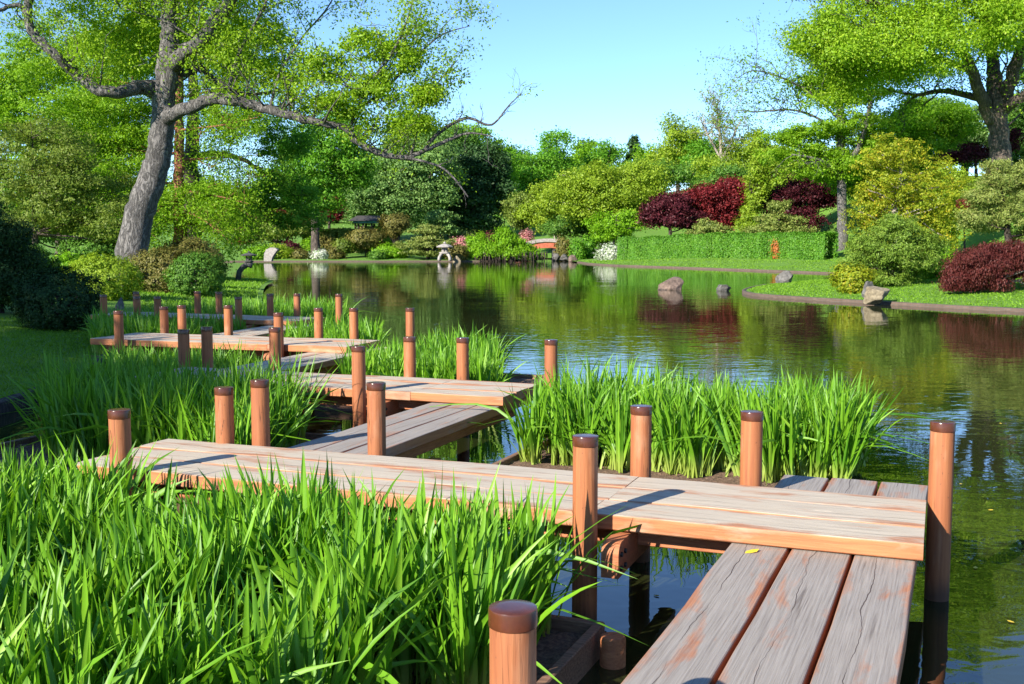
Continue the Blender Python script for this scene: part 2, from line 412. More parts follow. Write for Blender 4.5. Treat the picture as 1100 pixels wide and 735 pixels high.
# ------------------------------------------------------------------ leaves, crowns, plants
COV = 1.75
def unit(n):
    v = rng.normal(size=(n, 3)); return v / np.linalg.norm(v, axis=1)[:, None]
def leaf_mesh(name, pos, L, aspect, bias, up=.5, droop=None):
    n = len(pos)
    nm = unit(n) * .85 + np.array([0, 0, up * .8]) + bias * 1.7
    nm /= np.linalg.norm(nm, axis=1)[:, None] + 1e-9
    r = unit(n)
    if droop is not None: r = r * .35 + droop
    t = r - nm * np.sum(r * nm, 1)[:, None]; t /= np.linalg.norm(t, axis=1)[:, None] + 1e-9
    b = np.cross(nm, t)
    l = (L * rng.uniform(.6, 1.3, n))[:, None]; w = l * aspect * .5
    V = np.empty((n, 4, 3), np.float32)
    V[:, 0] = pos - t*l*.5; V[:, 1] = pos + b*w + t*l*.08 + nm*w*.25; V[:, 2] = pos + t*l*.5; V[:, 3] = pos - b*w + t*l*.08 + nm*w*.25
    return np_mesh(name, V.reshape(-1, 3), np.arange(n*4).reshape(n, 4))
def lumps(u, k=5, amp=.25):
    s = np.zeros(len(u))
    for _ in range(k):
        f = rng.normal(size=3) * 3.2; s += np.cos(u @ f + rng.uniform(0, 6.28))
    return 1 + amp * s / k * 1.6
def clumps(c, r, n, inner=.45, lump=.3, bottom=-1.0):
    u = unit(n)
    rho = (inner ** 3 + (1 - inner ** 3) * rng.random(n)) ** (1/3)
    if bottom > -1: u[:, 2] = np.where(u[:, 2] < bottom, -u[:, 2] * rng.random(n), u[:, 2])
    return c + u * r * (rho * lumps(u, 5, lump))[:, None], u
def crown(lobes, leaf, cov=3.0, clump=.9, per=26, flat=.6, aspect=.55, inner=.45, lump=.3, up=.5, bottom=-1.0, out=.6, droop=None, sub=0):
    """lobes: (centre, radii) -> leaf positions, normals' bias, clump centres"""
    PS, BS, CC = [], [], []
    LL = []
    for c, r in lobes:
        c = np.array(c, float); r = np.array(r, float)
        if sub:
            LL.append((c, r * .78, .55))
            u = unit(sub * 3); keep = [0]                   # spread the sub-lobes apart
            for i in range(1, len(u)):
                if len(keep) < sub and min(np.linalg.norm(u[i] - u[j]) for j in keep) > .55: keep.append(i)
            for i in keep:
                f = rng.uniform(.32, .52)
                LL.append((c + u[i] * r * rng.uniform(.62, .88), np.array((r[0], r[1], r[2] * .85)) * f, 1.0))
        else: LL.append((c, r, 1.0))
    for c, r, wgt in LL:
        area = PI * r[0] * r[2]
        n = int(wgt * cov * COV * area / (.5 * leaf * leaf * aspect)); k = max(6, n // per)
        cc, u = clumps(c, r, k, inner, lump, bottom)
        cr = clump * rng.uniform(.6, 1.3, k)
        pos = np.repeat(cc, per, 0) + rng.normal(size=(k*per, 3)) * np.repeat(cr, per)[:, None] * .5 * np.array([1, 1, flat])
        PS.append(pos); BS.append(np.repeat(u, per, 0) * out); CC.append(cc)
    return np.vstack(PS), np.vstack(BS), np.vstack(CC)
def limb(mb, a, b, r0, r1, bend=.12, n=5, sides=6, sag=0.0):
    a, b = np.array(a, float), np.array(b, float); L = np.linalg.norm(b - a)
    off = rng.normal(size=3) * L * bend * .5
    ps = []
    for i in range(n + 1):
        s = i / n
        ps.append(a + (b - a) * s + off * math.sin(PI * s) + rng.normal(size=3) * L * .012 * (0 < i < n) + np.array([0, 0, -sag * L * math.sin(PI * s)]))
    mb.tube(ps, [r0 + (r1 - r0) * (i / n) for i in range(n + 1)], sides, .12)
    return ps

def tree(name, label, d, lobes, mat, leaf=3.0, bx=None, bark='bark_brown', tr=None, cov=3.0, clump=9, per=26, flat=.6, aspect=.55,
         inner=.45, lump=.3, up=.5, out=.6, limbs=14, depth=1.0, group=None, cat='tree', top_at=.55, droop=None, sub=9, trunk=True, path=None, fork=None):
    """crown lobes given as seen (px, py, rx, rz[, depth offset m]) at distance d; built at real size there"""
    k = d / F
    if bx is None: bx = lobes[0][0]
    x0 = (bx - CX) * k; z0 = gz(x0, d)
    root = thing(name, label, cat, (x0, d, z0), group=group)
    o = np.array((x0, d, z0)); LB = []
    for q in lobes:
        dy = q[4] if len(q) > 4 else 0.0
        kk = (d + dy) / F
        c = P(q[0], q[1], d + dy) - o; rx, rz = q[2] * kk, q[3] * kk
        LB.append((c, (rx, max(rx, rz) * depth * .9, rz)))
    pos, bias, cc = crown(LB, leaf * k, cov, clump * k, per, flat, aspect, inner, lump, up, -1.0, out, droop, sub)
    zmin = .05; keep = pos[:, 2] > zmin
    pos, bias = pos[keep], bias[keep]
    link('crown', leaf_mesh(name + '_crown', pos, leaf * k, aspect, bias, up, droop), M[mat], root)
    if trunk:
        zt = max(c[2] for c, r in LB); rmax = max(r[2] for c, r in LB)
        R = tr * k if tr else .055 * zt + .08
        mb = MB()
        if path:
            ps = [P(px, py, d) - o for px, py in path]; ps[0][2] = min(ps[0][2], -.3)
        else:
            topc = LB[0][0]
            ps = [np.array((0, 0, -.3)), np.array((topc[0]*.15, topc[1]*.1, topc[2]*.35)), np.array((topc[0]*.6, topc[1]*.5, topc[2]*.75)), topc + np.array((0, 0, LB[0][1][2]*.5))]
        fine = []
        for i in range(len(ps)-1):
            for s in (0, .25, .5, .75): fine.append(ps[i]*(1-s) + ps[i+1]*s)
        fine.append(ps[-1]); n = len(fine)
        fine = [p + rng.normal(size=3) * R * .10 * (i > 1) for i, p in enumerate(fine)]
        mb.tube(fine, [R * (1.35 if i == 0 else 1.1 if i == 1 else 1.0) * (1 - .82 * (i/(n-1)) ** 1.2) for i in range(n)], 10, .12)
        idx = rng.choice(len(cc), min(limbs, len(cc)), replace=False)
        for j in idx:
            tgt = cc[j]
            cand = [i for i in range(n) if fine[i][2] < tgt[2] + .1 and i >= n*.3]
            i = max(cand, key=lambda q: -np.linalg.norm(fine[q] - tgt) - abs(tgt[2] - fine[q][2] - np.linalg.norm(fine[q][:2]-tgt[:2])*.5)*.3) if cand else int(n*.5)
            r = R * (1 - .82 * (i/(n-1))) * .45
            limb(mb, fine[i], tgt, max(r, .03), .015 + .006*k*10, .16, 5, 5)
        mb.build('trunk', M[bark], root, smooth=True)
    return root

def shrub(name, label, px, ytop, ybot, rx, d, mat, leaf=2.6, cov=4.5, group=None, cat='shrub', aspect=.6, stem=False, lump=.12, flat=.8, depth=1.0, clump=4.5, up=.4, base=None, out=.9, inner=.72):
    """a bush that stands on the ground, seen from ytop to ybot"""
    k = d / F; x0 = (px - CX) * k; z0 = gz(x0, d) if base is None else base
    ct = P(px, ytop, d); h = ct[2] - z0
    root = thing(name, label, cat, (x0, d, z0), group=group)
    rxm = rx * k
    hh = h if not stem else (ybot - ytop) * k
    c = (0, 0, h - hh * .5 if stem else h * .42); r = (rxm, rxm * depth, hh * .5 if stem else h * .58)
    pos, bias, cc = crown([(c, r)], leaf * k, cov, clump * k, 22, flat, aspect, inner, lump, up, -1, out, sub=14 if lump > .11 else 0)
    pos = pos[pos[:, 2] > -.05]; bias = np.zeros((len(pos), 3)) + (pos - np.array(c)) / np.array(r) * out
    link('foliage', leaf_mesh(name, pos, leaf * k, aspect, bias, up), M[mat], root)
    mb = MB()
    mb.tube([(0, 0, -.15), (rng.normal()*.03, 0, h*.3), (rng.normal()*.05, 0, h*.6)], [.05*h+.015, .04*h+.01, .02*h], 7, .1)
    for j in range(7):
        limb(mb, (0, 0, h*.15 + .1*h*random.random()), cc[rng.integers(len(cc))], .025*h+.008, .008, .15, 4, 5)
    mb.build('stem', M['bark_brown'], root, smooth=True)
    return root

# ------------------------------------------------------------------ the zigzag boardwalk
def deck(label, a, b, width, ztop, n=3, splits=(), thick=.09, cross=(), joists=True, gap=.014, mat='deck'):
    """a straight run of planks from a to b (grid w,v); cross: distances along it of the clamped cross beams"""
    A0, B0 = np.array(wv(*a)), np.array(wv(*b)); d = B0 - A0; L = float(np.hypot(*d)); rz = math.atan2(d[1], d[0])
    root = thing('boardwalk_section', label, 'boardwalk', (A0[0], A0[1], ztop), rz, 'zigzag boardwalk sections')
    pw = (width - gap * (n - 1)) / n
    for i in range(n):
        yc = -width/2 + pw/2 + i * (pw + gap)
        cuts = [0.0] + sorted(s + random.uniform(-.02, .02) for s in (splits if i != n - 1 or len(splits) < 2 else splits[:1])) + [L]
        for x0, x1 in zip(cuts[:-1], cuts[1:]):
            l = (x1 - x0) - .006
            mb = MB(); nseg = max(2, int(l / .5)); hw = pw/2; e = .007
            prof = [(-hw, -thick + e), (-hw, -e), (-hw + e*.4, -e*.4), (-hw + e, 0), (0, .0015), (hw - e, 0), (hw - e*.4, -e*.4), (hw, -e), (hw, -thick + e), (hw - e, -thick), (-hw + e, -thick)]
            w0 = rng.normal(scale=.0022, size=nseg + 1); z0 = rng.normal(scale=.0022, size=nseg + 1)
            v = [(-l/2 + l*s/nseg, py + w0[s], pz + z0[s]) for s in range(nseg + 1) for py, pz in prof]
            m = len(prof)
            f = [(s*m+k, s*m+(k+1) % m, (s+1)*m+(k+1) % m, (s+1)*m+k) for s in range(nseg) for k in range(m)]
            f += [tuple(range(m)), tuple(range(nseg*m + m - 1, nseg*m - 1, -1))]
            mb.add(v, f).build('plank', M[mat], root, (x0 + l/2 + .003, yc, 0), (rng.normal(scale=.004), 0, 0))
    if joists:
        for s in (-1, 1):
            MB().box(.12, L - .12, s*width*.28 - .04, s*width*.28 + .04, -thick - .13, -thick - .003).build('joist', M['beam'], root)
    for c, dx in cross:                                     # beam across, its ends rounded and standing out past the planks
        ov = .22; y0, y1 = -width/2 - ov, width/2 + .16
        zc, h, hw = -thick - .115, .098, .05
        poly = []
        for k in range(7): a_ = PI/2 + k*PI/12; poly.append((y0 + .07 + .07*math.cos(a_), zc + h - .07 + .07*math.sin(a_)))
        poly += [(y0, zc - h), (y1, zc - h), (y1, zc + h)]
        cb = MB().prism(poly, 'x', c - hw, c + hw).build('cross_beam', M['beam'], root)
        for z_ in (zc + .03, zc - .05):
            for q in (.05, .13): MB().tube([(c + hw - .004, y0 + q, z_), (c + hw + .012, y0 + q, z_)], [.016, .014], 8).build('bolt', M['bolt'], cb)
    return root

deck('nearest boardwalk section of three wide grey planks running towards the camera', (-.67, -1.2), (-.68, 7.92), .97, -.10, 3, (), .09, (), gap=.022, mat='greydeck')
deck('long boardwalk section crossing in front, its right end over the nearest planks', (-5.82, 6.40), (-.17, 6.52), 1.07, 0.0, 3, (3.84,), .09, ((.42, 0), (4.02, 0)))
deck('narrow boardwalk section running back from the left half of the long front one', (-4.64, 6.5), (-4.70, 10.95), .76, -.10, 3, (), .09, ((.9, 0),), mat='greydeck')
deck('second crossing boardwalk section, its right end at the open pond', (-8.9, 10.47), (-4.28, 10.62), 1.12, 0.0, 3, (3.6,), .09, ((3.3, 0), (.5, 0)))
deck('boardwalk section running back behind the second crossing one, half hidden by irises', (-8.45, 10.6), (-8.68, 15.0), .82, -.10, 3, (), .09, ((.9, 0),))
deck('third crossing boardwalk section, its left end on the shaded lawn', (-12.95, 14.15), (-8.45, 14.52), 1.2, 0.0, 3, (3.2,), .10, ((3.3, 0), (.9, 0)))
deck('short boardwalk section linking the two farthest crossing ones', (-11.75, 14.4), (-12.25, 18.7), .85, -.10, 3, (), .09, ((.9, 0),))
deck('farthest crossing boardwalk section, in the shade of the left bank', (-17.0, 18.4), (-11.98, 18.55), 1.1, 0.0, 3, (3.0,), .09, ((4.0, 0), (1.0, 0)))

def post(label, px, py, v, foot=-1.25, lean=(0, 0), r=.0715, base_v=None):
    dx, dy, dz = ray(px, py); t = v / (dx * SA + dy * CA)
    x, y, z = dx*t, dy*t, HC + dz*t
    root = thing('post', label, 'post', (x, y, foot), group='boardwalk posts')
    root.rotation_euler = (lean[0], lean[1], random.uniform(0, 6))
    h = z - foot; cb = .058
    mb = MB(); seg = [0, .25, .5, .75, 1.0]
    mb.lathe([(r * (1.02 - .03*s), (h - cb) * s) for s in seg], 28).build('shaft', M['post'], root, smooth=True, sharp=50)
    MB().lathe([(r*.99, h - cb + .001), (r*1.04, h - cb + .003), (r*1.04, h - .006), (r*1.015, h - .001), (r*.98, h), (r*.5, h + .0015), (.002, h + .002)], 32).build('cap', M['cap'], root, smooth=True, sharp=40)
    return root
for a in [
    ('nearest round orange post, cropped by the bottom edge, beside the nearest planks', 551, 652, 2.97),
    ('orange post in front of the long section, with a rounded beam end beside it', 629, 468, 5.82),
    ('orange post behind the long section, first one left of its right end pair', 689, 436, 7.17),
    ('orange post behind the long section, just left of the planks running under it', 808, 442, 7.20),
    ('tall orange post at the right end of the long section, standing in open water', 1013, 453, 7.08),
    ('orange post with a cracked side at the left end of the long section', 128, 440, 5.74),
    ('left one of the two orange posts behind the left end of the long section', 240.5, 416, 6.99),
    ('right one of the two posts behind the long section, where the narrow one starts', 279, 408, 7.18),
    ('orange post with a pale scratch at the right edge of the narrow section', 404, 411, 7.36),
    ('post with a knot in front of the second crossing section', 385, 372, 9.83),
    ('left one of two posts behind the second crossing section among bright irises', 440, 362, 11.3),
    ('right one of two posts behind the second crossing section among bright irises', 497, 363, 11.36),
    ('orange post at the pond end of the second crossing section against blue water', 592, 365, 11.27),
    ('dark shaded post left of its twin in front of the third crossing section', 197, 354, 11.15),
    ('dark shaded post right of its twin in front of the third crossing section', 222, 351, 11.4),
    ('post standing in front of the third section beside its half hidden link', 295, 352, 11.5),
    ('sunlit post at the left end of the third crossing section by the lawn', 127, 334, 13.42),
    ('left one of three sunlit posts along the back of the third section', 176, 329.5, 14.93),
    ('middle one of three sunlit posts along the back of the third section', 195, 328, 15.0),
    ('right one of three sunlit posts along the back of the third section', 245, 328, 15.04),
    ('post in front of the right end of the third crossing section', 299, 336, 13.76),
    ('post behind the third section, left one of two in the bright irises', 342, 331, 15.17),
    ('post behind the third section, right one of two in the bright irises', 380, 331, 15.22),
    ('post beyond the bright irises, alone against the pond water', 440.5, 331, 15.5),
    ('dark post at the left end of the farthest section under the pale bush', 111, 316.5, 17.8),
    ('dark post in front of the farthest section, a reddish post peeping above it', 147, 318.5, 17.82),
    ('reddish sunlit post top peeping out above a dark one', 146, 313.5, 19.2),
    ('short dark post in front of the farthest section against lit grass', 169, 318.5, 17.85),
    ('left one of two dark posts behind the farthest section before light reeds', 212, 313, 19.22),
    ('right one of two dark posts behind the farthest section before light reeds', 235, 313.5, 19.22),
    ('shaded reddish post in front of the right end of the farthest section', 256, 319, 17.88),
    ('dim post behind the farthest section against dark reeds', 290, 315.5, 19.25),
    ('post beyond the farthest section, left one of two among dark reeds', 319, 315.5, 19.3),
    ('post beyond the farthest section, right one of two, sunlit at the pond edge', 364, 316, 19.3)]:
    post(*a)

# ------------------------------------------------------------------ planter boxes, soil and irises
def planter(label, w0, w1, v0, v1, top=-.45, sides='lrfb', stakes=()):
    x, y = wv(w0, v0); root = thing('planter', label, 'planter', (x, y, -1.1), -A)
    W, H = w1 - w0, v1 - v0; zt = top + 1.1; th = .055
    if 'f' in sides: MB().box(0, W, 0, th, 0, zt).build('side_board', M['oldwood'], root)
    if 'b' in sides: MB().box(0, W, H - th, H, 0, zt).build('side_board', M['oldwood'], root)
    if 'l' in sides: MB().box(0, th, th + .003, H - th - .003, 0, zt - .004).build('side_board', M['oldwood'], root)
    if 'r' in sides: MB().box(W - th, W, th + .003, H - th - .003, 0, zt - .004).build('side_board', M['oldwood'], root)
    nx, ny = int(W / .07) + 2, int(H / .07) + 2
    X, Y = np.meshgrid(np.linspace(th + .002, W - th - .002, nx), np.linspace(th + .002, H - th - .002, ny))
    Zz = zt - .06 + rng.normal(scale=.010, size=X.shape) + .02*np.sin(X*3)*np.cos(Y*2.3)
    q = [(j*nx+i, j*nx+i+1, (j+1)*nx+i+1, (j+1)*nx+i) for j in range(ny-1) for i in range(nx-1)]
    link('soil', np_mesh('soil', np.c_[X.ravel(), Y.ravel(), Zz.ravel()], q, True), M['soil'], root)
    for (sw, sv) in stakes:
        MB().lathe([(.068, 0), (.068, zt - .03), (.060, zt - .015), (.01, zt - .01)], 16, (sw - w0, sv - v0, 0)).build('stake', M['beam'], root, smooth=True, sharp=45)
    return root
planter('low timber planter box of dark soil in the near left corner', -6.4, -1.72, .6, 5.45, -.45, stakes=((-1.63, 5.3), (-1.63, 3.2)))
planter('timber planter with crumbly soil behind the long boardwalk section', -4.0, -.98, 9.0, 11.5, -.48)
planter('timber planter behind the second crossing boardwalk section', -7.8, -5.7, 12.1, 15.7, -.50)
planter('shaded timber planter left of the narrow boardwalk section', -9.0, -5.6, 7.45, 9.85, -.47)
planter('dark timber planter in front of the third crossing section', -11.3, -9.2, 10.9, 13.4, -.50)
planter('timber planter behind the right end of the third crossing section', -11.2, -9.75, 15.9, 18.4, -.50)
planter('shaded timber planter between the two farthest crossing sections', -15.6, -12.6, 15.2, 17.75, -.50)
planter('timber planter behind the farthest crossing section', -16.6, -12.6, 19.6, 22.4, -.52)

def blades(name, base, h, fan_az, mat, width=.03, lean=.25, arch=.3, seg=6, parent=None, fold=True):
    n = len(base)
    az = fan_az + rng.choice([0, PI], n) + rng.normal(scale=.35, size=n)
    ln = np.abs(rng.normal(scale=lean, size=n)); ar = np.abs(rng.normal(scale=arch, size=n)) * (rng.random(n) < .75)
    strong = rng.random(n) < .05; ar[strong] += rng.uniform(.5, 1.2, strong.sum())
    kink = np.where(strong, rng.uniform(.4, .75, n), 0)
    d = np.c_[np.cos(az), np.sin(az)]
    phi = rng.uniform(-1.25, 1.25, n)
    w = width * rng.uniform(.65, 1.2, n)
    cols = 3 if fold else 2
    V = np.empty((n, seg + 1, cols, 3), np.float32)
    prev = None
    for s in range(seg + 1):
        t = s / seg
        hor = h * (ln * t + ar * t ** 2.6); z = h * (t * (1 - .12 * ln) - .45 * ar * np.clip(t - .35, 0, 1) ** 2 * 1.8 - kink * np.clip(t - .6, 0, 1) ** 1.3)
        c = np.c_[d * hor[:, None], z]
        tz = 1 - .9 * ar * np.clip(t - .35, 0, 1) * 1.8; th = ln + 2.6 * ar * t ** 1.6
        inpl = np.c_[d * tz[:, None], -th]; inpl /= np.linalg.norm(inpl, axis=1)[:, None]
        nrm = np.c_[-d[:, 1], d[:, 0], np.zeros(n)]
        ph = (phi + .5 * t * np.sign(phi))[:, None]
        wd = inpl * np.cos(ph) + nrm * np.sin(ph); fd = -inpl * np.sin(ph) + nrm * np.cos(ph)
        ww = (w * (.62 + .55 * min(t * 2.2, 1) - .17 * t) * max(0.02, 1 - t ** 3.2) ** .8)[:, None]
        if s == seg: ww *= .05
        b = base + c
        if fold:
            V[:, s, 0] = b - wd * ww * .5; V[:, s, 1] = b + fd * ww * .16; V[:, s, 2] = b + wd * ww * .5
        else:
            V[:, s, 0] = b - wd * ww * .5; V[:, s, 1] = b + wd * ww * .5
    per = (seg + 1) * cols
    q = np.array([(s*cols+k, s*cols+k+1, (s+1)*cols+k+1, (s+1)*cols+k) for s in range(seg) for k in range(cols-1)])
    Fc = (q[None] + (np.arange(n) * per)[:, None, None]).reshape(-1, 4)
    return link(name, np_mesh(name, V.reshape(-1, 3), Fc, True), M[mat], parent)
def iris_bed(label, w0, w1, v0, v1, plants, h=.75, zb=-.5, width=.03, nb=(6, 10), keep=None, lean=.22, arch=.22, seg=6, name='iris_bed', spread=.05):
    W = rng.uniform(w0, w1, plants); Vv = rng.uniform(v0, v1, plants)
    X, Y = wv(W, Vv)
    if keep is not None:
        k = keep(X, Y, W, Vv); X, Y = X[k], Y[k]
    ph = rng.uniform(.82, 1.12, len(X)) * (1 + .10 * np.sin(X * 2.1) * np.cos(Y * 1.7)); fa = rng.uniform(0, PI, len(X))
    cnt = rng.integers(nb[0], nb[1] + 1, len(X))
    idx = np.repeat(np.arange(len(X)), cnt); n = len(idx)
    off = rng.normal(scale=spread, size=n)
    base = np.c_[X[idx] + off*np.cos(fa[idx]) + rng.normal(scale=.012, size=n), Y[idx] + off*np.sin(fa[idx]) + rng.normal(scale=.012, size=n), np.full(n, zb)]
    o = blades(name, base, h * ph[idx] * rng.uniform(.62, 1.08, n), fa[idx], 'iris', width, lean, arch, seg)
    return tag(o, label, 'irises', kind='stuff')
iris_bed('dense bright green iris leaves filling the near left corner', -6.25, -1.98, 1.5, 5.38, 2450, .77, -.5, .040, (6, 9), lambda X, Y, W, V: (W < np.where(V < 4.3, -2.25, -1.98)) & ((V > 4.6) & (W > -2.8) | (np.sin(X*2.9 + 1.4*np.sin(Y*2.1)) * np.sin(Y*2.6 + 1.2*np.sin(X*1.7 + .5)) > -.45)) & (np.hypot((X + 1.15) / .30, (Y - 4.75) / .55) > 1), .24, .19, 7)
iris_bed('tall bright iris clumps standing behind the long boardwalk section', -3.85, -.88, 9.5, 11.3, 235, .81, -.54, .030, (16, 24), lambda X, Y, W, V: W < -.88, .26, .16, 7, spread=.06)
iris_bed('bright iris leaves behind the second crossing section beside open water', -7.6, -5.45, 12.3, 15.4, 640, .74, -.55, .030, (6, 9), lambda X, Y, W, V: CX + F * X / Y < 532, .2, .2)
iris_bed('shaded dark iris leaves left of the narrow boardwalk section', -9.7, -5.75, 7.6, 9.8, 820, .86, -.52, .030, (6, 9), lambda X, Y, W, V: (CX + F * X / Y > 48) & (CX + F * X / Y < 312), .22, .22)
iris_bed('shaded iris leaves in front of the third crossing section', -12.0, -9.35, 11.0, 13.2, 420, .62, -.55, .030, (6, 9), lambda X, Y, W, V: CX + F * X / Y > 122, .25, .25)
iris_bed('bright iris leaves behind the right end of the third section', -11.1, -7.85, 16.0, 18.4, 560, .74, -.55, .030, (6, 9), lambda X, Y, W, V: CX + F * X / Y < 402, .2, .2)
iris_bed('shaded iris leaves between the two farthest boardwalk sections', -16.6, -12.75, 15.5, 17.6, 620, .74, -.55, .030, (6, 9), lambda X, Y, W, V: CX + F * X / Y > 100, .2, .2)
iris_bed('light green irises and dark reeds behind the farthest boardwalk section', -16.4, -10.0, 19.8, 23.2, 900, .82, -.57, .030, (6, 9), lambda X, Y, W, V: CX + F * X / Y < 368, .16, .15, 5)

def grass(label, n, xr, yr, h, keep, width=.012):
    X = rng.uniform(*xr, n); Y = rng.uniform(*yr, n); p = np.c_[X, Y]
    k = (~inside(p)) & keep(X, Y); p = p[k]; k = seg_dist(p) > .2; p = p[k]
    b = np.c_[p, height(p) - .01]
    o = blades('lawn_grass', b, h * rng.uniform(.5, 1.2, len(b)), rng.uniform(0, PI, len(b)), 'lawn', width, .5, .5, 3, fold=False)
    return tag(o, label, 'grass', kind='stuff')
grass('short mown grass on the shaded lawn at the left', 42000, (-13, -6.3), (11, 26), .07, lambda x, y: x > -y * .47 - 1.5, .014)
grass('short sunlit grass on the near right lawn point', 60000, (9, 24), (31, 60), .07, lambda x, y: x < y * .5 + 1, .03)
grass('sunlit grass strip below the clipped hedge across the pond', 26000, (6, 26), (66, 108), .07, lambda x, y: (y < 106), .06)
grass('sunlit grass of the bank behind the farthest boardwalk section', 26000, (-17, -6), (26, 56), .12, lambda x, y: x > -y * .34, .03)

# ------------------------------------------------------------------ rocks
def rock(label, px, py, w, h, d, mat, seed, z=None, depth=1.0):
    k = d / F; c = P(px, py, d); r = np.random.default_rng(seed)
    import bmesh
    bm = bmesh.new(); bmesh.ops.create_icosphere(bm, subdivisions=4, radius=1.0)
    planes = [(Vector(r.normal(size=3)).normalized(), r.uniform(.42, .78)) for _ in range(14)]
    ph = r.uniform(0, 6, 6)
    for v in bm.verts:
        p = v.co.copy()
        for nrm, dd_ in planes:
            s = p.dot(nrm) - dd_
            if s > 0: p -= nrm * s * .97
        p *= 1 + .035 * math.sin(7*p.x + ph[0]) * math.sin(6*p.y + ph[1]) + .03 * math.sin(13*p.z + ph[2] + 5*p.x)
        v.co = Vector((p.x * w*k*.62, p.y * w*k*.62*depth, p.z * h*k*1.0))
    me = bpy.data.meshes.new('rock'); bm.to_mesh(me); bm.free()
    zz = (WATER if z is None else z)
    o = link('rock', me, M[mat], None, (c[0], d, zz + h*k*.18), (0, 0, r.uniform(0, 6)))
    return tag(o, label, 'rock')
rock('large tan boulder standing out of the pond', 720, 304, 26, 15, 48, 'rock', 3)
rock('small grey rock in the pond right of the big boulder', 777, 308, 16, 9, 47, 'greyrock', 8)
rock('grey slanted rock at the tip of the lawn point', 841, 302, 19, 13, 52, 'greyrock', 12, gz(13.0, 53))
rock('buff rock on the brick edging of the near right bank', 940, 325, 31, 14, 36.6, 'mossrock', 5, -.44)
rock('dark upright rock under the small yellow bush', 932, 315, 12, 12, 38.6, 'greyrock', 9, -.30)
rock('pale rock beside the stone lantern on the far shore', 491, 277, 9, 5, 107.5, 'mossrock', 15, -.5)
for i, (px, w) in enumerate(((597, 10), (607, 13), (616, 9))):
    rock(('squared grey rock under the red bridge end', 'long grey rock on the shore right of the red bridge', 'small pinkish rock farthest right of the bridge')[i], px, 274.5, w, 6, 111.0 - i*2, 'greyrock' if i < 2 else 'rock', 20 + i, -.5)
rock('grey rock on the bank under the leaning tree', 128, 318, 12, 12, 30.5, 'greyrock', 31, gz(-10.9, 30.5))

# ------------------------------------------------------------------ stone lanterns, slab, bridge, pavilion
def snow_lantern():
    d = 106.9; k = d / F; x = (478 - CX) * k
    root = thing('stone_lantern', 'pale stone lantern with a broad cap on curved legs at the far shore', 'lantern', (x, d, -.50))
    s = 1.85                                               # overall height
    for q in range(4):
        a = PI/4 + q*PI/2
        pr = [(.62, 0), (.66, .12), (.62, .30), (.50, .46), (.30, .56)]
        MB().tube([(r*s*.62*math.cos(a), r*s*.62*math.sin(a), z*s*.62) for r, z in pr], [.13*s*.62]*5, 6).build('leg', M['stone'], root, smooth=True)
    MB().lathe([(.22*s, .34*s), (.30*s, .38*s), (.30*s, .44*s), (.17*s, .47*s)], 6).build('platform', M['stone'], root)
    fb = MB()
    for q in range(6):
        a = q*PI/3; fb.box(.135*s*math.cos(a)-.03*s, .135*s*math.cos(a)+.03*s, .135*s*math.sin(a)-.03*s, .135*s*math.sin(a)+.03*s, .472*s, .66*s)
    fb.lathe([(.10*s, .473*s), (.10*s, .655*s)], 6).build('fire_box', M['stone'], root)
    MB().lathe([(.12*s, .662*s), (.43*s, .70*s), (.44*s, .74*s), (.30*s, .81*s), (.13*s, .87*s), (.07*s, .885*s)], 6).build('cap', M['stone'], root)
    MB().lathe([(.05*s, .887*s), (.075*s, .92*s), (.065*s, .96*s), (.005*s, 1.0*s)], 10).build('finial', M['stone'], root, smooth=True)
snow_lantern()
def arm_lantern():
    d = 53.0; k = d / F; x = (255 - CX) * k; z0 = -.45
    root = thing('arm_lantern', 'dark stone lantern on a curved overhanging arm at the water', 'lantern', (x, d, z0))
    o = np.array((x, d, z0)); g = lambda px, py: P(px, py, d) - o
    arm = [g(255, 299), g(257, 292), g(261, 287), g(266, 284), g(270.5, 285)]
    arm[0][2] = -.1
    MB().tube(arm, [.14, .135, .13, .14, .17], 8).build('arm', M['darkstone'], root, smooth=True)
    c = g(267.5, 282.5); u = k
    MB().lathe([(3.2*u, 0), (5.0*u, 1.2*u), (5.0*u, 2.2*u), (3.4*u, 2.8*u)], 6, c).build('platform', M['darkstone'], root)
    fb = MB()
    for q in range(6):
        a = q*PI/3 + PI/6; fx, fy = c[0] + 2.9*u*math.cos(a), c[1] + 2.9*u*math.sin(a)
        fb.box(fx-.5*u, fx+.5*u, fy-.5*u, fy+.5*u, c[2] + 2.85*u, c[2] + 7.0*u)
    fb.lathe([(2.4*u, 2.9*u), (2.4*u, 4.3*u)], 6, c).build('fire_box', M['darkstone'], root)
    MB().lathe([(2.8*u, 7.05*u), (8.8*u, 7.6*u), (9.2*u, 8.6*u), (4.0*u, 10.0*u), (1.2*u, 10.8*u)], 6, c).build('cap', M['darkstone'], root)
    MB().lathe([(.9*u, 10.85*u), (1.3*u, 11.8*u), (.1*u, 13.0*u)], 8, c).build('finial', M['darkstone'], root, smooth=True)
arm_lantern()
d_ = 92.0; k_ = d_ / F
pl = [(-9*k_, 0), (-8.5*k_, 9*k_), (-6*k_, 14*k_), (-1*k_, 16.5*k_), (5*k_, 16*k_), (8*k_, 14*k_), (4*k_, 9*k_), (1*k_, 4*k_), (0, 0)]
tag(MB().prism(pl, 'y', -.4, .4).build('standing_slab', M['stone'], None, ((258 - CX)*k_, 104.5, -.5)), 'grey curved standing slab behind the dark arm lantern', 'stone slab')
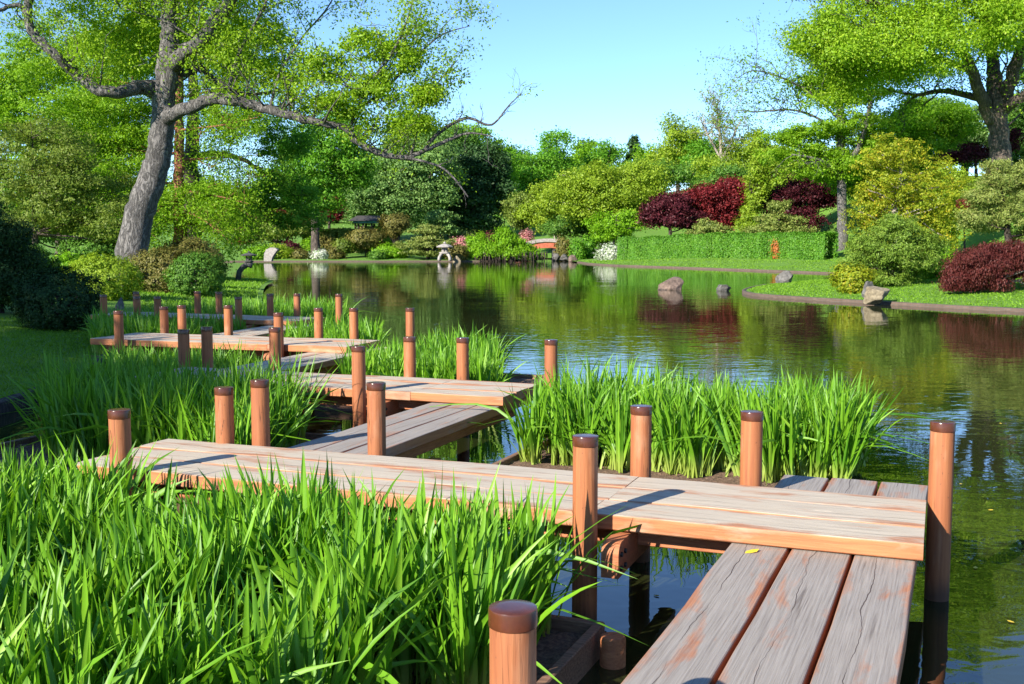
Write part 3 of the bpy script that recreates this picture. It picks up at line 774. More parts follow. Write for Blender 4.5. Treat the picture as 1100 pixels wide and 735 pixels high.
def bridge():
    d = 114.0; k = d / F; x0 = (560 - CX) * k; z0 = P(560, 263, d)[2]
    root = thing('arched_bridge', 'small arched footbridge with red side beams on the far shore', 'bridge', (x0, d, z0))
    L = 56 * k; arc = lambda s: .55 * (1 - (2*s - 1) ** 2) - .25
    for y in (-1.0, 1.0):
        top = [(L*s/14, arc(s/14) - .02) for s in range(15)]; bot = [(L*s/14, arc(s/14) - .62) for s in range(14, -1, -1)]
        MB().prism(top + bot, 'y', y - .07, y + .07).build('side_beam', M['redpaint'], root)
    top = [(L*s/14, arc(s/14) + .34) for s in range(15)]; bot = [(L*s/14, arc(s/14) + .005) for s in range(14, -1, -1)]
    MB().prism(top + bot, 'y', -1.22, 1.22).build('deck', M['greywood'], root)
    for s in (.25, .62, .9):
        for y in (-.75, .75):
            MB().box(L*s - .2, L*s + .2, y - .2, y + .2, -3.0, arc(s) - .63).build('pier', M['darkstone'], root)
bridge()
def pavilion():
    d = 122.6; k = d / F; x0 = (397 - CX) * k; z0 = gz(x0, d); h = P(397, 240, d)[2] - z0
    root = thing('pavilion', 'low garden pavilion with a dark roof and teal eaves among trees', 'pavilion', (x0, d, z0))
    hw, hd = 15*k, 1.4
    for x in (-hw*.85, -hw*.3, hw*.3, hw*.85):
        for y in (-hd*.8, hd*.8): MB().box(x-.1, x+.1, y-.1, y+.1, -.2, h - .02).build('pillar', M['bark_dark'], root)
    MB().box(-hw, hw, -hd, hd, h, h + .25).build('eaves', M['teal'], root)
    r = MB(); a, b = hw + .5, hd + .5
    r.add([(-a, -b, h+.253), (a, -b, h+.253), (a, b, h+.253), (-a, b, h+.253), (-a*.62, 0, h+.85), (a*.62, 0, h+.85)], [(0, 1, 5, 4), (1, 2, 5), (2, 3, 4, 5), (3, 0, 4), (3, 2, 1, 0)]).build('roof', M['rooftile'], root)
    MB().box(-hw*.85 + .11, hw*.85 - .11, hd*.8 - .05, hd*.8 + .05, 0, h - .3).build('back_wall', M['bark_dark'], root)
pavilion()
x_, y_ = wv(-1.02, 5.83)
lf = MB(); lf.add([(-.045, 0, .003), (-.02, .02, .008), (.02, .022, .012), (.05, .002, .016), (.02, -.02, .010), (-.02, -.018, .006)], [(0, 1, 5), (1, 2, 4, 5), (2, 3, 4)])
tag(lf.build('fallen_leaf', M['yleaf'], None, (x_, y_, -.10), (0, 0, .4)), 'small yellow fallen leaf on the nearest planks', 'leaf')

for i, (px, py) in enumerate(((1064, 548), (1048, 610), (1086, 668), (985, 470), (1032, 520), (705, 640), (738, 612), (1075, 455))):
    dx, dy, dz = ray(px, py); t_ = (WATER + .004 - HC) / dz
    l = MB(); l.add([(-.022, 0, .001), (-.008, .012, .002), (.010, .013, .003), (.024, .001, .004), (.010, -.012, .002), (-.008, -.011, .001)], [(0, 1, 5), (1, 2, 4, 5), (2, 3, 4)])
    tag(l.build('floating_leaf', M['yleaf'], None, (dx*t_, dy*t_, WATER + .004), (0, 0, i * 1.1)), 'tiny yellow leaf floating on the pond near the boardwalk', 'leaf', 'leaves floating on the pond')

# ------------------------------------------------------------------ trees drawn limb by limb
def drawn_tree(name, label, d, z0, limbs, bark, leafmat, leaf, twigs, lobes=(), group=None, cov=1.0, clump=7, ltwig=.5, sides=12, leaf_per=26, aspect=.5, flat=.55):
    """limbs: list of dict(p=[(px,py,dy)...], r=[px radii], t=twig count, L=twig length px, lv=leaf clumps chance, up=upward bias)"""
    k = d / F; bx = limbs[0]['p'][0][0]
    x0 = (bx - CX) * k
    root = thing(name, label, 'tree', (x0, d, z0), group=group); o = np.array((x0, d, z0))
    mb = MB(); spots = []
    for li, l in enumerate(limbs):
        ps = [P(q[0], q[1], d + (q[2] if len(q) > 2 else 0)) - o for q in l['p']]
        if li == 0: ps[0] = ps[0].copy(); ps[0][2] = -.4
        C = [Vector(p) for p in ps]; fine, rr = [], []
        n = len(C)
        for i in range(n - 1):                              # Catmull-Rom
            p0, p1, p2, p3 = C[max(i-1, 0)], C[i], C[i+1], C[min(i+2, n-1)]
            for s in np.linspace(0, 1, 6, endpoint=False):
                q = .5 * ((2*p1) + (p2 - p0)*s + (2*p0 - 5*p1 + 4*p2 - p3)*s*s + (3*p1 - p0 - 3*p2 + p3)*s**3)
                fine.append(np.array(q)); rr.append((l['r'][i] * (1-s) + l['r'][i+1] * s) * k)
        fine.append(np.array(C[-1])); rr.append(l['r'][-1] * k)
        fine = [p + rng.normal(size=3) * r * (.05 if r > 9*k else .12) * (i > 0) for i, (p, r) in enumerate(zip(fine, rr))]
        mb.tube(fine, rr, sides if l['r'][0] > 3 else 7, .06)
        for _ in range(l.get('t', 0)):
            i = int(rng.uniform(l.get('from', .25), 1.0) * (len(fine) - 1))
            ax = fine[min(i+1, len(fine)-1)] - fine[max(i-1, 0)]; ax = ax / (np.linalg.norm(ax) + 1e-9)
            dr = rng.normal(size=3) * .8 + np.array((0, 0, l.get('up', .6))) + ax * .6; dr /= np.linalg.norm(dr)
            Lm = l['L'] * k * rng.uniform(.4, 1.2)
            tip = fine[i] + dr * Lm + np.array((0, 0, -.05 * Lm))
            r0 = min(rr[i] * .6, .012 * Lm + .006 + .3*k)
            tp = limb(mb, fine[i], tip, r0, .12*k, .22, 5, 4)
            for _ in range(l.get('sub', 4)):
                j = rng.integers(2, len(tp)); dr2 = dr * .7 + rng.normal(size=3) * .7; dr2 /= np.linalg.norm(dr2)
                t2 = tp[j] + dr2 * Lm * rng.uniform(.2, .5)
                limb(mb, tp[j], t2, r0 * .5, .09*k, .2, 3, 3)
                if rng.random() < l.get('lv', 1): spots.append(t2); spots.append((t2 + tp[j]) / 2)
            if rng.random() < l.get('lv', 1): spots.append(np.array(tip))
    mb.build('trunk', M[bark], root, smooth=True)
    POS, B = [], []
    if spots:
        sp = np.array(spots); m = twigs
        POS.append(np.repeat(sp, m, 0) + rng.normal(size=(len(sp)*m, 3)) * ltwig * np.array([1, 1, .6])); B.append(np.zeros((len(sp)*m, 3)))
    if lobes:
        LB = [(P(q[0], q[1], d + (q[4] if len(q) > 4 else 0)) - o, (q[2]*k, max(q[2], q[3])*k*.8, q[3]*k)) for q in lobes]
        pos, bias, _ = crown(LB, leaf*k, cov, clump*k, 44, flat, aspect, .3, .35, .5, sub=11); POS.append(pos); B.append(bias)
    if POS:
        pos = np.vstack(POS); link('crown', leaf_mesh(name + '_crown', pos, leaf*k, aspect, np.vstack(B), .6), M[leafmat], root)
    return root

drawn_tree('leaning_tree', 'large grey leaning tree with crooked limbs on the left bank', 42, gz(-14.4, 42), [
    dict(p=[(141, 300), (146, 245), (160, 202), (171, 168), (174, 134), (176, 101), (181, 67), (182, 34), (182, 0), (186, -60, 1), (180, -130, 1)], r=[20, 15.5, 14.5, 13, 12, 12, 11.5, 9, 7, 5, 3], t=26, L=70, **{'from': .72}),
    dict(p=[(183, 72), (193, 60, -.5), (215, 44, -1), (235, 17, -1.5), (249, 0, -2), (275, -50, -3), (300, -110, -3)], r=[9, 7.5, 7, 6.5, 6, 4.5, 2], t=26, L=70),
    dict(p=[(166, 95), (150, 94, -.5), (138, 97, -1), (111, 99, -1.5), (84, 81, -1.5), (60, 60, -2), (37, 37, -2), (30, 20, -2), (31, 0, -2), (36, -50, -2)], r=[10, 7, 6.5, 6, 5, 4.5, 5, 4, 4, 2], t=16, L=55, lv=.8),
    dict(p=[(33, 28, -2), (23, 7, -2), (8, 8, -2.2), (-20, 20, -3)], r=[3, 2.4, 2.2, 1.2], t=5, L=40, lv=.8),
    dict(p=[(176, 128), (190, 121, -.5), (208, 114, -1), (229, 106, -1.2), (252, 108, -1.5), (282, 116, -1.5), (319, 126, -2), (353, 134, -2), (372, 138, -2), (383, 151, -2), (410, 165, -2), (441, 170, -2)], r=[9, 7, 6.4, 6, 5.4, 4.8, 4.3, 3.6, 3.5, 3.8, 3.2, 2.4], t=34, L=62, up=1.2, lv=.85),
    dict(p=[(438, 170, -2), (454, 163, -2), (481, 151, -2), (504, 143, -2.2), (530, 147, -2.4)], r=[2.6, 2.3, 1.8, 1.1, .5], t=9, L=26, up=.7, lv=.05),
    dict(p=[(455, 163, -2), (466, 148, -2), (484, 134, -1.8), (504, 127, -1.6), (528, 134, -1.6), (548, 112, -1.6), (560, 101, -1.5)], r=[2.0, 2.0, 1.9, 1.5, 1.1, .7, .3], t=11, L=26, up=.6, lv=.05),
    dict(p=[(430, 168, -2), (470, 178, -2.2), (488, 192, -2.3), (503, 212, -2.4)], r=[1.6, 1.1, 1.0, .6], t=3, L=16, lv=0),
    dict(p=[(374, 139, -2), (384, 118, -2), (395, 92, -2.2), (420, 60, -2.4), (437, 22, -2.5), (450, -20, -2.5)], r=[2.2, 1.8, 1.5, 1.2, .9, .4], t=15, L=52, lv=.9),
    dict(p=[(384, 118, -2), (412, 98, -1.8), (446, 62, -1.8), (474, 38, -1.8), (505, 28, -1.8)], r=[1.6, 1.4, 1.1, .8, .3], t=13, L=46, lv=.9),
    dict(p=[(440, 170, -2), (446, 150, -2), (452, 118, -2), (468, 92, -2), (492, 64, -2.2)], r=[1.5, 1.3, 1.1, .8, .4], t=10, L=38, lv=.85),
    dict(p=[(246, 106, -1.5), (249, 82, -1.6), (262, 45, -1.8), (278, 18, -2), (296, -20, -2)], r=[2.4, 2.0, 1.6, 1.3, .8], t=10, L=50, lv=.9),
    dict(p=[(290, 118, -1.5), (300, 80, -1), (325, 40, -1), (352, 8, -1), (372, -30, -1)], r=[1.8, 1.3, 1.0, .8, .5], t=12, L=52, lv=.9),
    dict(p=[(182, 74), (200, 79, .5), (215, 74, 1), (235, 89, 1.2), (262, 101, 1.5), (300, 98, 2)], r=[5, 4, 3.6, 3.2, 2, 1], t=8, L=46, lv=.7)],
    'bark_grey', 'spring', 3.4, 26, [(130, -70, 170, 60), (300, -75, 130, 50), (215, 22, 75, 42, 2.0), (110, 15, 70, 36, 1), (280, 50, 60, 40, 1), (330, 100, 40, 26, 0), (130, 60, 50, 30, 2), (372, 112, 26, 14, -2), (402, 96, 26, 16, -2), (430, 62, 24, 18, -2), (440, 128, 22, 12, -2), (352, 70, 26, 20, -2), (395, 50, 26, 18, -2), (455, 100, 18, 12, -2)], cov=.95, clump=11, ltwig=.30)

drawn_tree('reddish_trunk_tree', 'feathery bright green tree with a straight reddish trunk behind the leaning one', 62, gz(-18.8, 62), [
    dict(p=[(194, 285), (193, 240), (192.5, 190), (192, 131), (192, 60), (192, -20), (193, -90)], r=[10, 6.5, 5.5, 5, 4, 3, 1], t=0, L=50)] +
    [dict(p=[(192, y0, 0), (192 + s*dx*.5, y0 + dy*.35, dz*.5), (192 + s*dx, y0 + dy, dz)], r=[1.5, .9, .35], t=11, L=32, up=.1, sub=6, lv=.95, **{'from': .2})
     for s, y0, dx, dy, dz in ((1, 240, 60, 6, 2), (-1, 235, 62, 8, -2), (1, 205, 75, 14, -2), (-1, 196, 85, 8, 2), (1, 172, 90, -6, 2), (-1, 165, 95, -10, 0), (1, 140, 85, -14, -3), (-1, 130, 95, -20, 3), (1, 105, 80, -24, 2), (-1, 95, 100, -14, -2), (-1, 62, 100, -30, 3), (1, 70, 80, -34, 0), (1, 40, 70, -36, 2), (-1, 30, 80, -40, -3), (1, 0, 50, -40, 2), (-1, -10, 60, -40, -2), (1, 225, 50, 30, -3), (-1, 215, 45, 26, -3))],
    'bark_red', 'cypress', 3.2, 24, [(110, 130, 70, 34), (110, 180, 66, 32), (145, 60, 60, 40), (225, 215, 45, 18), (140, 222, 60, 24), (250, 120, 45, 30, 2), (240, 60, 60, 36, 2), (60, 60, 50, 34, 2)], cov=1.6, clump=9, ltwig=.62, aspect=.42)
drawn_tree('grey_twin_trunk', 'dark trunked tree just right of the reddish trunk', 70, gz(-20, 70), [
    dict(p=[(207, 285), (206, 240), (205, 180), (208, 120), (206, 50), (208, -30)], r=[13, 9, 8, 6, 4, 2], t=14, L=60),
    dict(p=[(206, 170), (230, 165), (262, 172), (290, 190), (318, 200)], r=[4, 3, 2.4, 1.6, .6], t=15, L=40, up=.1),
    dict(p=[(206, 205), (236, 214), (262, 212), (290, 224)], r=[3, 2.4, 1.8, .8], t=11, L=34, up=.0),
    dict(p=[(207, 232), (232, 230), (252, 236), (278, 247)], r=[2.5, 2.2, 1.8, 1.0], t=9, L=24, up=.1)],
    'bark_dark', 'bright', 3.0, 14, [(300, 205, 45, 22), (258, 222, 50, 14), (300, 150, 38, 26), (320, 235, 36, 12)], cov=1.2, clump=8, ltwig=.6)

tree('feathery_tree', 'airy olive green tree at the left edge behind the shaded bushes', 50, [(35, 175, 70, 50), (90, 205, 62, 40), (20, 230, 60, 30), (120, 240, 45, 22)], 'olive', 3.6, 40, 'bark_brown', 4, cov=1.5, clump=9, inner=.1, aspect=.4, lump=.4, flat=.45, limbs=46)
tree('feathery_tree', 'tall pale green tree behind the left limb of the leaning tree', 78, [(60, 120, 70, 60), (10, 90, 50, 60), (110, 140, 60, 50), (70, 190, 80, 45)], 'cypress', 3.2, 66, 'bark_brown', 5, cov=1.3, clump=9, inner=.1, lump=.4, flat=.4, limbs=40)
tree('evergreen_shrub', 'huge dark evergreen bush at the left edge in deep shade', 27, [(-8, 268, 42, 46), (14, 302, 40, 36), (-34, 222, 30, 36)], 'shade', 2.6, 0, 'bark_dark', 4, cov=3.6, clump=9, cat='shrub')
tree('background_tree', 'shaded mid green tree between the leaning trunk and the left edge', 66, [(70, 245, 55, 22), (130, 250, 40, 20), (15, 240, 40, 26)], 'mid', 3.2, 75, 'bark_dark', 4, cov=2.2, clump=8)

# left bank bushes
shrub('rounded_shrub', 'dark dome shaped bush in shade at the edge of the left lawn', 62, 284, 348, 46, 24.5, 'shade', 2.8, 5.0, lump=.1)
shrub('rounded_shrub', 'pale yellow green dome bush in front of the leaning trunk', 114, 273, 320, 40, 34, 'willow', 2.6, 5.0, lump=.10)
shrub('rounded_shrub', 'broad olive and bronze bush right of the leaning trunk', 178, 266, 312, 44, 40, 'brownleaf', 2.6, 4.5, lump=.11)
shrub('rounded_shrub', 'mid green round bush before the broad olive bronze one', 212, 271, 313, 31, 38, 'mid', 2.6, 5.0, lump=.10)
shrub('rounded_shrub', 'small light green bush behind the dark dome bush', 78, 271, 300, 25, 38, 'lime', 3.0, 2.6, lump=.3)
shrub('rounded_shrub', 'low bronze bush behind the leaning trunk', 205, 258, 285, 34, 52, 'brownleaf', 2.8, 4.0, lump=.2)
shrub('rounded_shrub', 'dim green bush behind the dark dome bush, at the left edge', 30, 262, 300, 36, 34, 'mid', 3.0, 3.2, lump=.2)
shrub('rounded_shrub', 'deep green low bush under the trees behind the pale dome bush', 110, 256, 285, 40, 50, 'mid', 3.0, 3.2, lump=.2)

# far shore, left to right: clipped shrubs
FS = 'clipped shrubs on the far shore'
for a in [
    ('lime bush at the far shore behind the dark arm lantern', 280, 265, 281, 15, 110, 'lime'),
    ('yellow green slanting bush left of the purple one on the far shore', 300, 262, 281, 13, 111, 'willow'),
    ('small purple bush on the far shore', 313, 259, 278, 9, 113, 'purple'),
    ('pinkish brown low bush on the far shore', 324, 269, 279, 8, 110.5, 'brownleaf'),
    ('bright lime small bush on the far shore above the white flowers', 333, 258, 274, 8, 114, 'lime'),
    ('low white flowering bush on the far shore', 345, 270, 278, 10, 110.5, 'white'),
    ('rounded bronze green bush above the white flowers', 352, 256, 271, 13, 117, 'brownleaf'),
    ('reddish brown bush right of the white flowers', 361, 265, 280, 10, 110.5, 'brownleaf'),
    ('low green mound on the far lawn left of the layered pine', 418, 263, 278, 20, 112, 'lime'),
    ('dark green low clump at the water below the green mound', 405, 271, 280, 9, 110, 'mid'),
    ('bright green bush behind the round topiary', 410, 243, 262, 14, 122, 'lime'),
    ('bronze bush right of the stone lantern', 491, 264, 279, 11, 109.5, 'brownleaf'),
    ('round green clipped ball left of the big cascading mound', 512, 251, 266, 14, 113, 'lime'),
    ('pink azalea behind the stone lantern', 497, 257, 267, 10, 116, 'pink'),
    ('dark red low bush left of the cascading mound', 527, 249, 258, 8, 120, 'purple'),
    ('pink azalea behind the red bridge', 563, 249, 262, 9, 119, 'pink'),
    ('grey green flat bush behind the round clipped ball', 500, 249, 258, 15, 121, 'palepine'),
    ('bronze bush at the right end of the red bridge', 605, 255, 276, 9, 112.5, 'brownleaf'),
    ('small round green bush right of the red bridge', 620, 258, 274, 7, 110, 'bright'),
    ('round green bush left of the white azaleas', 634, 254, 272, 10, 112, 'bright'),
    ('large white azalea on the mulch slope by the clipped hedge', 656, 264, 276, 14, 104, 'white'),
    ('small white azalea behind the round green bushes', 632, 250, 262, 6, 116, 'white'),
    ('lime bush behind the white azaleas', 656, 240, 266, 20, 118, 'willow'),
    ('leafy green bush against the left end of the clipped hedge', 664, 252, 268, 12, 113, 'mid'),
]: shrub('shrub', *a, leaf=2.2, cov=4.2, group=FS, lump=.14)
shrub('topiary_tree', 'round bronze topiary ball on a short forked trunk, far shore', 424, 228, 254, 16, 114, 'brownleaf', 2.2, 4.0, stem=True, cat='tree')
shrub('topiary_tree', 'rust green round topiary left of the round ball on a forked trunk', 394, 245, 268, 21, 113, 'brownleaf', 2.2, 4.0, stem=True, cat='tree')
shrub('topiary_tree', 'small bronze topiary on a pale thin stem near the water', 370, 257, 271, 10, 111, 'olive', 2.2, 4.0, stem=True, cat='tree')
tree('layered_pine', 'layered rounded pine on the shore left of the stone lantern', 110, [(459, 252, 22, 6), (446, 262, 22, 5), (470, 262, 20, 5), (455, 271, 20, 4.5), (472, 273, 15, 5), (460, 246, 13, 4)], 'palepine', 2.2, 460, 'bark_dark', 2.5, cov=3.4, clump=4, flat=.4)
tree('weeping_mound', 'broad bright green mound cascading over the water', 110.5, [(540, 269, 32, 8), (546, 259, 19, 8), (556, 270, 24, 7), (524, 271, 20, 7), (572, 275, 14, 4.5), (541, 251, 8, 5)], 'lime', 2.4, 548, 'bark_dark', 3, cov=4.0, clump=5, cat='shrub', droop=np.array((0, 0, -1.2)), flat=.8, inner=.3)

root = bpy.data.objects['weeping_mound']; k_ = 110.5 / F
mb = MB()
for i in range(120):                                       # dark hanging stems under the front of the mound
    a_ = PI + PI * rng.random(); rr = rng.uniform(.85, 1.05)
    x, y = 38*k_*math.cos(a_)*rr, 2.6*math.sin(a_)*rr
    h_ = rng.uniform(.45, .9)
    mb.tube([(x, y, h_), (x + rng.normal()*.05, y - .05, h_*.4), (x + rng.normal()*.05, y - .05, -.1)], [.05, .045, .02], 4)
mb.build('hanging_stems', M['bark_dark'], root)

def hedge(name, label, pts, width, hgt, mat, leaf, dens, parts=None, jitter=.10):
    pts = [np.array(p, float) for p in pts]
    x0, y0 = pts[0]; z0 = gz(x0, y0)
    root = thing(name, label, 'hedge', (x0, y0, z0)); o = np.array((x0, y0, z0))
    POS, NB = [], []
    for a, b in zip(pts[:-1], pts[1:]):
        L = np.linalg.norm(b - a); t = (b - a)/L; nn = np.array((-t[1], t[0]))
        n = int(dens * L * (width + 2*hgt) / (leaf*leaf*.5*.6))
        s = rng.random(n) * L; f = rng.random(n) * (width + 2*hgt)
        side = np.where(f < hgt, -1, np.where(f > hgt + width, 1, 0))
        zz = np.where(side == -1, f, np.where(side == 1, f - hgt - width, hgt)); off = np.where(side == 0, f - hgt - width/2, side * width/2)
        bul = 1 + jitter * np.sin(s * 3.1 + 1.3*np.sin(s*.7)) * .8 - .10 * (np.sin(s * 1.15) > .93)
        zz = zz * (1 + .035*np.sin(s*2.3 + .6*np.sin(s*5))) - rng.random(n) ** 2 * .25 * (side == 0) + rng.normal(scale=.05, size=n); off = off * bul - side * rng.random(n) ** 2 * .35
        p = a + t * s[:, None] + nn * off[:, None]
        zg = height(p)
        POS.append(np.c_[p, zg + np.maximum(zz, .02)] - o); NB.append(np.c_[nn * side[:, None], (side == 0) * 1.0] * .9)
    link('foliage', leaf_mesh(name, np.vstack(POS), leaf, .6, np.vstack(NB), .3), M[mat], root)
    return root
hp = [(c[0], c[1]) for c in (P(668, 270, 101), P(760, 270, 95), P(820, 270, 90), P(893, 270, 84))]
hedge('clipped_hedge', 'long bright green clipped hedge behind the lawn strip across the pond', hp, 1.5, 1.95, 'hedge', .15, 4.4, jitter=.16)
c_ = P(833, 262, 88.1)
shrub('climbing_plant', 'patch of rust orange leaves on the clipped hedge front', 833.5, 256, 276, 2.6, 87.9, 'rust', 2.0, 1.6, lump=.2, cat='shrub')
hq = [(c[0], c[1]) for c in (P(330, 250, 121), P(365, 250, 119.5), P(398, 250, 119.5))]
hedge('clipped_hedge', 'rounded olive clipped hedge on the far shore below the pavilion', hq, 2.2, 2.3, 'olive', .22, 3.4)

# red maples, pines and trees right of the centre
tree('purple_maple', 'dark purple maple, leftmost of the three above the hedge', 104, [(719, 228, 31, 17), (700, 232, 14, 13), (738, 234, 18, 14), (716, 216, 16, 8)], 'purple', 2.6, 720, 'bark_dark', 3, cov=3.2, clump=7)
tree('red_maple', 'bright red maple in the middle above the hedge', 106, [(774, 212, 34, 22), (752, 218, 20, 16), (790, 204, 20, 14), (782, 232, 20, 14)], 'red', 2.6, 775, 'bark_dark', 3, cov=3.2, clump=7)
tree('red_maple', 'dark red maple, rightmost of the three, behind the pale pine', 104, [(866, 210, 32, 20), (840, 218, 26, 15), (886, 206, 14, 15), (858, 236, 34, 12)], 'purple', 2.6, 862, 'bark_dark', 3, cov=3.0, clump=7)
tree('narrow_conifer', 'narrow yellow green conifer between two red maples', 102, [(806, 220, 7, 24), (816, 204, 11, 12), (801, 238, 7, 14), (812, 190, 14, 10), (824, 180, 18, 12)], 'willow', 2.6, 806, 'bark_brown', 2.5, cov=2.8, clump=6, flat=.5)
tree('pale_pine', 'pale olive pine rising above the right half of the hedge', 97, [(836, 236, 24, 9), (822, 246, 22, 7), (850, 248, 26, 8), (836, 222, 12, 7), (832, 254, 34, 6)], 'palepine', 2.4, 836, 'bark_brown', 2.5, cov=3.0, clump=5, flat=.45)
tree('pale_pine', 'small pale pine tuft above the hedge before the bright red maple', 99, [(760, 244, 18, 8), (752, 250, 16, 6), (772, 250, 14, 6)], 'palepine', 2.4, 760, 'bark_brown', 2, cov=3.2, clump=4, flat=.45)
tree('flowering_tree', 'pale yellow green spreading tree with crooked limbs left of the purple maple', 112, [(660, 205, 44, 24), (632, 196, 34, 24), (690, 196, 30, 22), (650, 228, 40, 16), (610, 215, 26, 22)], 'willow', 2.6, 668, 'bark_pale', 5, cov=2.2, clump=8, inner=.2, lump=.4, limbs=26)
tree('flowering_tree', 'golden green domed tree behind the red bridge', 122, [(596, 222, 36, 20), (582, 232, 24, 16), (618, 228, 26, 16), (590, 208, 22, 10)], 'willow', 2.6, 598, 'bark_pale', 4, cov=2.8, clump=7, limbs=16)
tree('small_tree', 'olive brown tree left of the domed one by the dark conifers', 124, [(562, 220, 18, 12), (556, 232, 16, 12)], 'olive', 2.4, 560, 'bark_brown', 3, cov=2.8, clump=6)
tree('small_tree', 'lime leaved young trees on thin stems left of the purple maple', 107, [(662, 240, 26, 14), (648, 250, 14, 8), (682, 238, 16, 12)], 'lime', 2.6, 658, 'bark_brown', 1.6, cov=2.4, clump=6)
tree('small_tree', 'green rounded tree between the lime young trees and the hedge', 116, [(636, 246, 22, 12), (600, 246, 22, 9), (618, 240, 20, 10)], 'mid', 2.4, 624, 'bark_brown', 2, cov=2.6, clump=6)

tree('broad_tree', 'light blue green broad tree above the pavilion', 131, [(400, 205, 40, 30), (432, 196, 36, 34), (462, 188, 30, 34), (385, 222, 28, 18), (440, 224, 36, 18), (425, 168, 34, 22), (470, 165, 26, 20)], 'bluegreen', 2.8, 424, 'bark_brown', 5, cov=3.0, clump=8, flat=.45, limbs=20)
tree('dark_conifer', 'big dark conifer mass right of the blue green tree', 139, [(505, 190, 34, 40), (524, 205, 26, 42), (488, 210, 30, 36), (500, 236, 42, 22), (530, 176, 16, 24)], 'dark', 3.0, 502, 'bark_dark', 6, cov=3.2, clump=9, flat=.4)
tree('broad_tree', 'bluish dark green tree crowning above the dark conifer', 140, [(462, 150, 34, 22), (440, 146, 26, 16), (490, 152, 26, 18)], 'mid', 2.8, 466, 'bark_brown', 5, cov=3.0, clump=8)
tree('broad_tree', 'bright green tree top behind the dark conifer, against the sky', 146, [(506, 150, 26, 16), (526, 168, 20, 20), (540, 190, 14, 24)], 'lime', 2.8, 520, 'bark_brown', 5, cov=2.8, clump=8)
tree('broad_tree', 'vivid green maple between the leaning trunk and the blue green tree', 112, [(335, 170, 40, 40), (365, 150, 30, 34), (310, 200, 34, 24), (345, 205, 34, 20), (380, 180, 22, 26)], 'bright', 3.0, 340, 'bark_brown', 5, cov=2.2, clump=9)
tree('red_maple', 'small red leaved tree behind the far shore hedge', 124, [(354, 217, 12, 9), (347, 226, 9, 8), (360, 228, 8, 8)], 'red', 2.6, 354, 'bark_dark', 2, cov=2.0, clump=6)
tree('red_maple', 'small dark red tree low behind the arm lantern', 118, [(313, 237, 10, 6), (262, 258, 9, 5), (300, 232, 8, 5)], 'red', 2.4, 308, 'bark_dark', 2, cov=1.8, clump=5)
tree('dark_pine', 'grey green pine between the topiary and the dark conifer', 119, [(473, 236, 17, 6), (466, 246, 18, 5), (482, 246, 14, 5), (473, 229, 9, 4)], 'bluegreen', 2.4, 473, 'bark_dark', 2.5, cov=3.0, clump=5, flat=.4)
tree('small_tree', 'mid green spreading tree above the lime bush on the far shore', 118, [(300, 246, 40, 12), (272, 246, 24, 10), (325, 240, 26, 12), (252, 240, 26, 12)], 'olive', 2.6, 297, 'bark_dark', 3, cov=2.4, clump=7, flat=.4)

FAR = 'trees along the skyline'
for i, (lab, d, lobes, mat, bx) in enumerate([
    ('bright green skyline tree with a tall loose top', 165, [(598, 156, 15, 18), (592, 182, 24, 24), (612, 188, 18, 20)], 'bright', 598),
    ('rounded bright green skyline tree left of the loose topped one', 158, [(580, 186, 26, 20), (560, 180, 20, 26), (575, 212, 30, 22)], 'bright', 575),
    ('grey green skyline tree beside the dark conifer', 175, [(552, 172, 18, 18), (556, 196, 20, 22)], 'mid', 553),
    ('small blue green skyline tree with a broken top', 180, [(630, 158, 12, 8), (628, 178, 18, 16)], 'mid', 629),
    ('bright rounded skyline tree left of the little spruce', 170, [(655, 162, 14, 10), (648, 184, 26, 18), (630, 196, 22, 16)], 'bright', 650),
    ('skyline tree with yellowish top right of the little spruce', 160, [(728, 150, 22, 28), (716, 178, 26, 20), (745, 170, 18, 26)], 'willow', 727),
    ('wide mid green skyline tree behind the purple maple', 150, [(745, 190, 40, 14), (700, 186, 30, 16), (780, 184, 30, 16)], 'mid', 740),
    ('low rounded skyline tree right of the little spruce', 168, [(702, 170, 24, 16), (690, 186, 24, 16), (716, 180, 18, 16)], 'lime', 702),
    ('bright skyline tree in front of the bare one', 156, [(760, 166, 24, 20), (748, 178, 20, 16), (776, 176, 20, 18)], 'bright', 760),
    ('yellowish skyline tree right of the bare one', 150, [(814, 160, 22, 22), (800, 172, 22, 18), (830, 172, 22, 20)], 'willow', 814),
    ('soft green skyline tree left of the little spruce, lower than its neighbour', 176, [(640, 168, 24, 14), (622, 178, 20, 14)], 'lime', 636),
    ('mid green skyline tree behind the bright red maple', 140, [(800, 186, 26, 18), (770, 180, 22, 14), (826, 172, 24, 18)], 'willow', 800)]):
    tree('skyline_tree', lab, d, lobes, mat, 2.7, bx, 'bark_brown', 3, cov=2.0, clump=8, inner=.15, lump=.4, group=FAR, limbs=20)
tree('spruce', 'little dark pointed spruce on the skyline', 172, [(681, 174, 12, 9), (681, 163, 8, 9), (681, 154, 3.5, 7), (680, 186, 15, 9)], 'dark', 2.4, 681, 'bark_dark', 2, cov=3.0, clump=4, flat=.4, lump=.2)
k_ = 150 / F
drawn_tree('bare_tree', 'thin leaved bare skyline tree showing its twigs', 150, gz(29, 150), [
    dict(p=[(775, 215), (775, 180), (774, 155), (772, 130), (770, 112)], r=[3, 2.2, 1.6, 1.0, .4], t=26, L=34, up=.7, lv=.6, sub=6),
    dict(p=[(775, 172), (786, 150), (796, 128)], r=[1.5, 1, .4], t=12, L=26, up=.6, lv=.6),
    dict(p=[(774, 170), (762, 148), (752, 128)], r=[1.5, 1, .4], t=12, L=26, up=.6, lv=.6)], 'bark_pale', 'olive', 2.4, 9, ltwig=.5)
